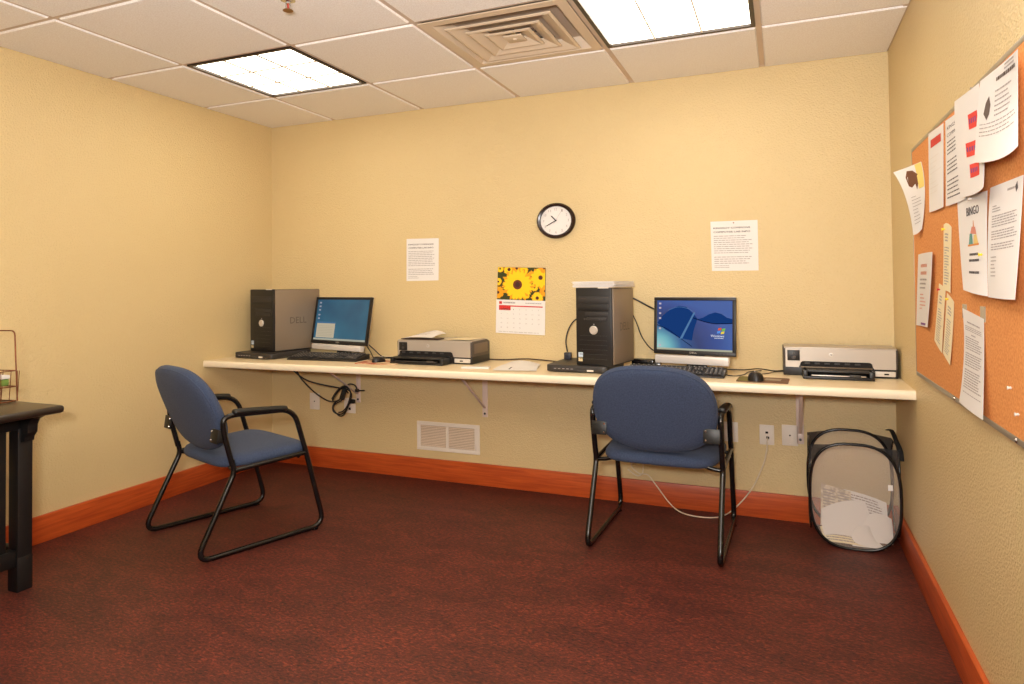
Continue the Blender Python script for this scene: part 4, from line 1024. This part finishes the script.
o, pf = loose('loose_paper', [[(1.82,-.20,Z+.002),(1.90,-.19,Z+.022),(2.02,-.20,Z+.004)],[(1.83,-.34,Z+.003),(1.93,-.335,Z+.012),(2.05,-.34,Z+.004)],[(1.855,-.487,Z+.001),(1.95,-.48,Z+.002),(2.085,-.452,Z+.002)]], 'white sheets on the desk below the calendar')
mb = MB(); rect(mb,pf,.42,.10,.46,.30,0); printed(o,mb,[inkm],'ink_mark')
# paper stack on the right tower
m_ = MB()
for k in range(13):
    m_.box((2.400-.004*(k>8)+.003*random.uniform(-1,1),-.285+.004*random.uniform(-1,1),1.1762+k*.0023),(.222,.275,.0018),0,rot=Matrix.Rotation(R(-9+random.uniform(-2.5,2.5)),3,'Z'))
tag(m_.build('paper_stack', white, smooth=0),'small stack of white paper on top of the right tower','paper stack')

# ---- plug box, adapter and cables
m_ = MB(); m_.box((2.165,-.165,DESK+.054),(.038,.03,.038),.004); m_.box((2.165,-.182,DESK+.058),(.022,.006,.014),.001)
tag(m_.build('plug_box', mat('plug_dark',(52,50,58),.4)),'small dark plug box standing on the flat unit left of the right tower','adapter')
m_ = MB(); m_.box((2.56,-.085,DESK+.022),(.12,.06,.042),.006,rot=Matrix.Rotation(R(-10),3,'Z')); m_.box((2.63,-.12,DESK+.0155),(.05,.035,.028),.004)
tag(m_.build('power_adapter', blackm),'black power adapter on the desk between the right tower and monitor','adapter')
def cable(pts, r, m, label, n=8, group=None):
    mb = MB(); mb.tube(smooth_path(pts,n), r, 8)
    tag(mb.build('cable', m, smooth=80), label, 'cable', group)
zc = DESK+.005
cable([(2.49,-.14,1.128),(2.545,-.13,1.10),(2.60,-.13,1.07),(2.66,-.16,1.045)],.0045,cablem,'thick black cable from the right tower top to the monitor')
cable([(2.497,-.145,1.065),(2.530,-.13,.99),(2.560,-.13,.91),(2.61,-.14,.85),(2.66,-.16,.84)],.003,cablem,'thin black cable drooping between the right tower and monitor')
cable([(2.262,-.13,1.010),(2.205,-.14,1.0),(2.165,-.14,.95),(2.150,-.15,.885),(2.160,-.158,.824)],.0038,cablem,'black cable arching down the left side of the right tower')
cable([(1.63,-.035,zc),(1.74,-.028,zc),(1.87,-.02,zc+.008),(2.0,-.03,zc+.004),(2.10,-.06,zc)],.004,browncable,'brown cable lying along the back wall from the left printer')
cable([(2.98,-.10,zc),(3.06,-.09,zc),(3.13,-.06,zc+.004),(3.20,-.09,zc),(3.26,-.06,zc+.003)],.003,cablem,'dark cable on the desk from the right monitor to the right printer')
cable([(2.955,-.30,zc+.004),(3.02,-.345,zc),(3.065,-.29,zc),(3.085,-.17,zc),(3.14,-.10,zc)],.0025,cablem,'thin dark cable looping on the desk beside the right keyboard')
cable([(3.118,-.395,zc+.008),(3.10,-.30,zc),(3.17,-.20,zc),(3.20,-.13,zc),(3.27,-.08,zc)],.0022,cablem,'thin mouse cable of the right mouse running to the wall')
cable([(.86,-.14,.84),(.90,-.12,.80),(.95,-.10,zc),(1.05,-.13,zc),(1.17,-.09,zc)],.0035,cablem,'black cable from the left monitor to the left printer')
cable([(.84,-.12,.83),(.90,-.16,.79),(.96,-.20,zc),(1.04,-.17,zc),(1.16,-.16,zc)],.003,cablem,'second black cable tangled beside the left monitor')
cable([(1.035,-.335,zc+.012),(.98,-.29,zc),(.93,-.22,zc),(.97,-.15,zc),(1.08,-.12,zc+.004)],.0025,cablem,'thin mouse cable of the left mouse')
# bundle under the desk
e = empty('power_cord_bundle', (0,0,0)); tag(e,'tangled black power cords hanging under the left part of the desk','cable bundle')
def bc(pts, r=.005, n=8, name='cord', m=cablem):
    mb = MB(); mb.tube(smooth_path([(x-.085*min(1,max(0,(x-.45)/.2)),y,z) for x,y,z in pts],n), r*.85, 8); mb.build(name, m, e, smooth=80)
bc([(.435,-.31,.712),(.47,-.30,.655),(.515,-.29,.612),(.60,-.24,.535),(.675,-.18,.475),(.72,-.15,.468),(.755,-.14,.485)],.0055)
bc([(.425,-.33,.712),(.46,-.32,.665),(.545,-.27,.61),(.66,-.21,.578),(.775,-.15,.548),(.80,-.13,.52)],.0055)
lp = [(.70,-.16,.475),(.735,-.15,.53),(.785,-.14,.56),(.82,-.13,.52),(.80,-.13,.44),(.765,-.13,.395),(.735,-.14,.385),(.70,-.15,.405),(.705,-.15,.45),(.75,-.13,.485)]
bc(lp,.0055); bc([(x+.012,y-.012,z+.012*math.sin(i*2)) for i,(x,y,z) in enumerate(lp)],.005)
bc([(x-.012,y+.012,z*.97+.02) for i,(x,y,z) in enumerate(lp[:7])],.005)
bc([(.775,-.14,.545),(.80,-.12,.575),(.83,-.10,.565),(.845,-.09,.535),(.875,-.06,.53)],.005)
mb = MB(); mb.box((.690,-.148,.515),(.026,.03,.075),.006,rot=Matrix.Rotation(R(20),3,'Y')); mb.build('cable_tie', mat('plug_rubber',(28,30,28),.6), e)
mb = MB(); mb.box((.737,-.12,.468),(.036,.024,.026),.006); mb.build('plug', mat('plug_rubber2',(30,28,26),.5), e); mb = MB(); mb.box((.760,-.10,.535),(.022,.02,.02),.004); mb.build('plug', mat('plug_rubber2',(30,28,26),.5), e)
# white network cable on the wall
cable([(3.160,-.006,.405),(3.160,-.028,.395),(3.155,-.022,.34),(3.137,-.02,.267),(3.085,-.03,.150),(3.01,-.05,.055),(2.94,-.10,.012),(2.85,-.13,.006),(2.75,-.10,.006),(2.68,-.05,.03),(2.60,-.03,.12),(2.56,-.022,.162),(2.51,-.015,.165),(2.47,-.012,.20),(2.49,-.012,.235),(2.53,-.012,.225),(2.53,-.012,.17),(2.50,-.012,.15),(2.45,-.012,.18)],.0032,whitecable,'white network cable looping from the wall plate to the floor behind the right chair')

# =================================================================== HAMPER
HX0,HX1,HY0,HY1,HZ = 3.342,3.702,-.315,-.05,.475
e = empty('mesh_hamper', ((HX0+HX1)/2,(HY0+HY1)/2,0)); tag(e,'pop-up white mesh hamper with black wire rim standing in the right corner','hamper')
hw,hd = (HX1-HX0)/2,(HY1-HY0)/2
def hoop(fn, ax, n=48, zc_=.236, rz=.232, lean=0):
    P = []
    for k in range(n):
        a = 2*PI*k/n; c_,s_ = math.cos(a),math.sin(a); p = 2/2.8
        P.append(fn(math.copysign(abs(c_)**p,c_)*ax, zc_+math.copysign(abs(s_)**p,s_)*rz))
    return P
HR = .0068
hoops = {'front': hoop(lambda u,z:(u,-hd,z),hw), 'back': hoop(lambda u,z:(u,hd,z+.012),hw), 'left': hoop(lambda u,z:(-hw+.003,u,z),hd,zc_=.255,rz=.205), 'right': hoop(lambda u,z:(hw-.003,u,z),hd,zc_=.255,rz=.205)}
for k_,P in hoops.items():
    m_ = MB(); m_.tube(P,HR if k_ in('front','back') else .004,8,closed=True); m_.build('rim_wire', blackm, e, smooth=80)
    c0 = sum((Vector(p) for p in P),Vector())/len(P)
    m_ = MB(); n = len(P); vc = m_.bm.verts.new(c0); V = [m_.bm.verts.new(p) for p in P]
    for i in range(n): m_.bm.faces.new((V[i],V[(i+1)%n],vc))
    m_.build('mesh_panel', nettingm, e, smooth=80)
# corner gussets of dark netting, top and bottom
def gusset(sx, sy, top):
    m_ = MB(); z1 = .455 if top else .004; s = 1 if top else -1
    # strip following both hoops around the corner post
    corner = Vector((sx*hw,sy*hd,z1))
    n = 48; fr = hoops['front' if sy<0 else 'back']; sd = hoops['left' if sx<0 else 'right']
    def pick(P, other):
        best = []
        for p in P:
            p = Vector(p); d = (p-corner).length
            if d < (.125 if top else .13): best.append((d,p))
        return best
    for P,along in ((fr,0),(sd,1)):
        q = [p for d,p in pick(P,0)]
        q.sort(key=lambda p: p[along]*(1 if (sx if along==0 else sy)<0 else -1))
        V = [m_.bm.verts.new(p) for p in q]; vc = m_.bm.verts.new(corner if top else Vector((sx*hw,sy*hd,.02)))
        for i in range(len(V)-1): m_.bm.faces.new((V[i],V[i+1],vc))
    m_.build('corner_gusset', darknet, e, smooth=60)
for sx in (-1,1):
    for sy in (-1,1): gusset(sx,sy,True)
m_ = MB(); m_.prism(fillet([(-hw+.05,-hd+.01,.004),(hw-.05,-hd+.01,.004),(hw-.05,hd-.01,.004),(-hw+.05,hd-.01,.004)],.12,6,closed=True),(0,0,.003)); m_.build('floor_panel', nettingm, e, smooth=0)
hd_ = MB()
P = smooth_path([(hw-.02,hd-.02,HZ+.02),(hw-.012,.03,HZ+.035),(hw-.002,-.04,HZ),(hw+.008,-.08,.44),(hw+.010,-.09,.40)],5)
hd_.tube(P,.004,6,rr=[(.010,.002)]*len(P)); hd_.build('carry_handle', mat('black_webbing',(20,20,20),.7), e, smooth=80)
m_ = MB(); m_.b2((hw-.050,-hd-.001,.278),(hw-.032,-hd+.0005,.302)); m_.build('sewn_label', white, e, smooth=0)
# waste paper inside the hamper
newsink = mat('newsprint',(222,208,186),.8,var=(60,.05,(190,176,160)))
HC = Vector(((HX0+HX1)/2,(HY0+HY1)/2,0))
def waste(P, label, m=white, lines=0, seed=1, cols=((.08,.92),)):
    P = [[Vector(c)+HC for c in r] for r in P]
    o, pf = sheet('waste_paper', P, m, label, 'paper', 'waste papers in the hamper', normal=(0,-1,.3), nu=8, nv=8)
    if lines:
        mb = MB()
        for i,(a,b_) in enumerate(cols): lines_of_print(mb,pf,a,b_,.92,.1,lines,0,.5,.1,seed+i)
        printed(o,mb,[greyink])
waste([[(-.125,.085,.225),(-.06,.07,.217),(0,.06,.205)],[(-.13,.03,.14),(-.06,.02,.135),(0,.02,.13)],[(-.135,-.02,.06),(-.07,-.02,.055),(0,-.02,.05)]],'newspaper page standing at the back left inside the hamper',newsink,12,3,((.06,.45),(.52,.94)))
waste([[(-.03,.075,.210),(.06,.07,.195),(.145,.06,.170)],[(-.03,.04,.14),(.06,.035,.13),(.145,.03,.11)],[(-.03,0,.06),(.06,0,.055),(.14,0,.05)]],'printed page standing at the back right inside the hamper',white,10,6)
waste([[(-.13,-.02,.135),(-.04,-.005,.175),(.05,.0,.185)],[(-.13,-.06,.07),(-.03,-.05,.10),(.07,-.03,.12)],[(-.12,-.09,.035),(-.03,-.10,.030),(.07,-.07,.035)]],'large blank white sheet slumped in the hamper middle')
waste([[(.03,-.03,.11),(.09,-.02,.14),(.155,-.01,.12)],[(.03,-.06,.08),(.10,-.06,.085),(.155,-.05,.08)],[(.04,-.10,.03),(.10,-.10,.035),(.15,-.09,.03)]],'crumpled white sheet at the right in the hamper')
waste([[(-.14,-.04,.060),(-.06,-.06,.070),(.02,-.05,.050)],[(-.13,-.08,.040),(-.05,-.09,.045),(.03,-.09,.035)],[(-.12,-.115,.020),(-.04,-.12,.022),(.04,-.12,.018)]],'cream sheet crushed at the bottom left of the hamper',cream_paper,5,9)
waste([[(-.03,-.07,.045),(.04,-.06,.095),(.08,-.06,.060)],[(-.02,-.10,.030),(.04,-.10,.050),(.09,-.09,.040)],[(-.01,-.118,.014),(.05,-.12,.016),(.12,-.115,.016)]],'folded white scrap at the bottom front of the hamper')

# =================================================================== LEFT TABLE + RACK
e = empty('side_table', (.33,-2.0,0)); tag(e,'black painted wooden side table cut off by the left edge of the photo','table')
TX1,TY1,TY0,TZ = .662,-1.938,-3.25,.742
def w2l(p): return (p[0]-.33,p[1]+2.0,p[2])
m_ = MB(); m_.b2(w2l((.02,TY0,TZ-.030)),w2l((TX1,TY1,TZ)),.011); m_.build('table_top', tabletop_m, e, smooth=50)
m_ = MB(); m_.b2(w2l((.10,TY0+.10,TZ-.105)),w2l((.452,TY1-.012,TZ-.030)),.002); m_.build('apron', tablewood, e)
LS = .058
for (lx,ly) in ((.455-LS/2,-1.957),(.10+LS/2,-1.957),(.455-LS/2,-3.13),(.10+LS/2,-3.13)):
    m_ = MB(); m_.b2(w2l((lx-LS/2,ly-LS/2,0)),w2l((lx+LS/2,ly+LS/2,TZ-.10)),.003); lg = m_.build('leg', tablewood, e)
    m_ = MB(); m_.b2(w2l((lx-LS/2-.0012,ly-LS/2-.0012,0)),w2l((lx+LS/2+.0012,ly+LS/2+.0012,.135)),.003); m_.build('leg_foot', tablewood, lg)
for ly in (-1.957,-3.13):   # corbels under the overhang
    pr = [(.455,ly-.02,TZ-.032),(.545,ly-.02,TZ-.032),(.540,ly-.02,TZ-.052),(.515,ly-.02,TZ-.062),(.500,ly-.02,TZ-.085),(.498,ly-.02,TZ-.115),(.480,ly-.02,TZ-.135),(.478,ly-.02,TZ-.15),(.455,ly-.02,TZ-.155)]
    m_ = MB(); m_.prism([w2l(p) for p in pr],(0,.04,0),bev=.002); m_.build('corbel', tablewood, e)
m_ = MB(); m_.b2(w2l((.40,-3.12,.10)),w2l((.445,-1.97,.165)),.003); m_.build('stretcher', tablewood, e)
m_ = MB(); m_.b2(w2l((.12,-1.975,.10)),w2l((.42,-1.945,.165)),.003); m_.build('stretcher', tablewood, e)
for k in range(6):
    yy = -2.066-.16*k; m_ = MB(); m_.b2(w2l((.415,yy-.05,.16)),w2l((.432,yy+.05,TZ-.10)),.002); m_.build('slat', tablewood, e)

e = empty('wire_rack', (.328,-2.03,TZ)); tag(e,'copper wire rack standing on the black side table','rack')
wr = .0028
RX1,RY1,RX0,RY0 = .072,.075,-.16,-.11
m_ = MB()
m_.tube(fillet([(RX1,RY1,.003),(RX1-.018,RY1,.285),(RX1-.23,RY1-.045,.285),(RX1-.23,RY1-.045,.003)],.02,5),wr,7); m_.build('back_hoop', copper, e, smooth=80)
def loop4(z, inset=0):
    return fillet([(RX1-inset,RY1,z),(RX1-.01-inset,RY0,z),(RX0,RY0-.03,z),(RX0,RY1-.045,z)],.012,4,closed=True)
for z in (.004,.062,.125):
    m_ = MB(); m_.tube(loop4(z),wr*.8,6,closed=True); m_.build('wire_ring', copper, e, smooth=80)
m_ = MB()
for k in range(7):
    t_ = k/6
    for a,b_ in (((RX1,RY1),(RX0,RY1-.045)),((RX1-.01,RY0),(RX0,RY0-.03))):
        x = a[0]+(b_[0]-a[0])*t_; y = a[1]+(b_[1]-a[1])*t_
        m_.tube([(x,y,.004),(x+.012,y,.125)],wr*.55,5)
for k in range(4):
    y = RY1+(RY0-RY1)*k/3; m_.tube([(RX1-.003*k,y,.004),(RX1-.003*k,y,.125)],wr*.55,5)
m_.build('wire_side', copper, e, smooth=80)
e2 = empty('paper_packet', (.330,-1.982,TZ+.064)); tag(e2,'green and white packet inside the copper wire rack','packet')
m_ = MB(); m_.b2((-.15,-.10,0),(.030,.02,.026),.004); m_.build('packet_body', mat('packet_green',(120,150,70),.6), e2)
m_ = MB(); m_.b2((-.152,-.102,.027),(.033,.022,.042),.003); m_.build('packet_lid', white, e2)

# =================================================================== CAMERA, WORLD, LIGHT BALANCE
cam = bpy.data.cameras.new('camera'); co = bpy.data.objects.new('camera', cam); C.objects.link(co)
yaw, pitch, roll = .4014, .0210, -.0100
fwd = Vector((-math.sin(yaw)*math.cos(pitch), math.cos(yaw)*math.cos(pitch), math.sin(pitch)))
right = Vector((math.cos(yaw),math.sin(yaw),0)); up = right.cross(fwd)
r2 = right*math.cos(roll)+up*math.sin(roll); u2 = -right*math.sin(roll)+up*math.cos(roll)
M = Matrix((r2,u2,-fwd)).transposed().to_4x4(); M.translation = Vector((3.2412,-3.7447,1.1926)); co.matrix_world = M
cam.sensor_width = 36; cam.lens = 682.48*36/1024
cam.shift_x = 20/1024; cam.shift_y = -71.46/1024
cam.clip_start = .02
bpy.context.scene.camera = co

# added for brightness: a flash, tilted up at the ceiling beside the camera
def fill_light(loc, aim, size, energy, col):
    l = bpy.data.lights.new('added_fill_light','AREA'); l.shape = 'DISK'; l.size = size; l.energy = energy; l.color = col
    ob = bpy.data.objects.new('added_fill_light', l); C.objects.link(ob); ob.location = loc
    ob.rotation_euler = (Vector(aim)-Vector(loc)).to_track_quat('-Z','Y').to_euler()
fill_light((3.15,-3.9,1.36),(2.75,-3.1,2.29),.30,118,(1,.99,.98))
wd = bpy.data.worlds.new('world'); bpy.context.scene.world = wd; wd.use_nodes = True
wd.node_tree.nodes['Background'].inputs[0].default_value = (.9,.85,.75,1); wd.node_tree.nodes['Background'].inputs[1].default_value = .05
sc = bpy.context.scene
sc.view_settings.view_transform = 'Standard'; sc.view_settings.look = 'None'; sc.view_settings.gamma = 1; sc.view_settings.use_curve_mapping = False
sc.view_settings.exposure = -0.10
sc.cycles.max_bounces = 10; sc.cycles.diffuse_bounces = 6
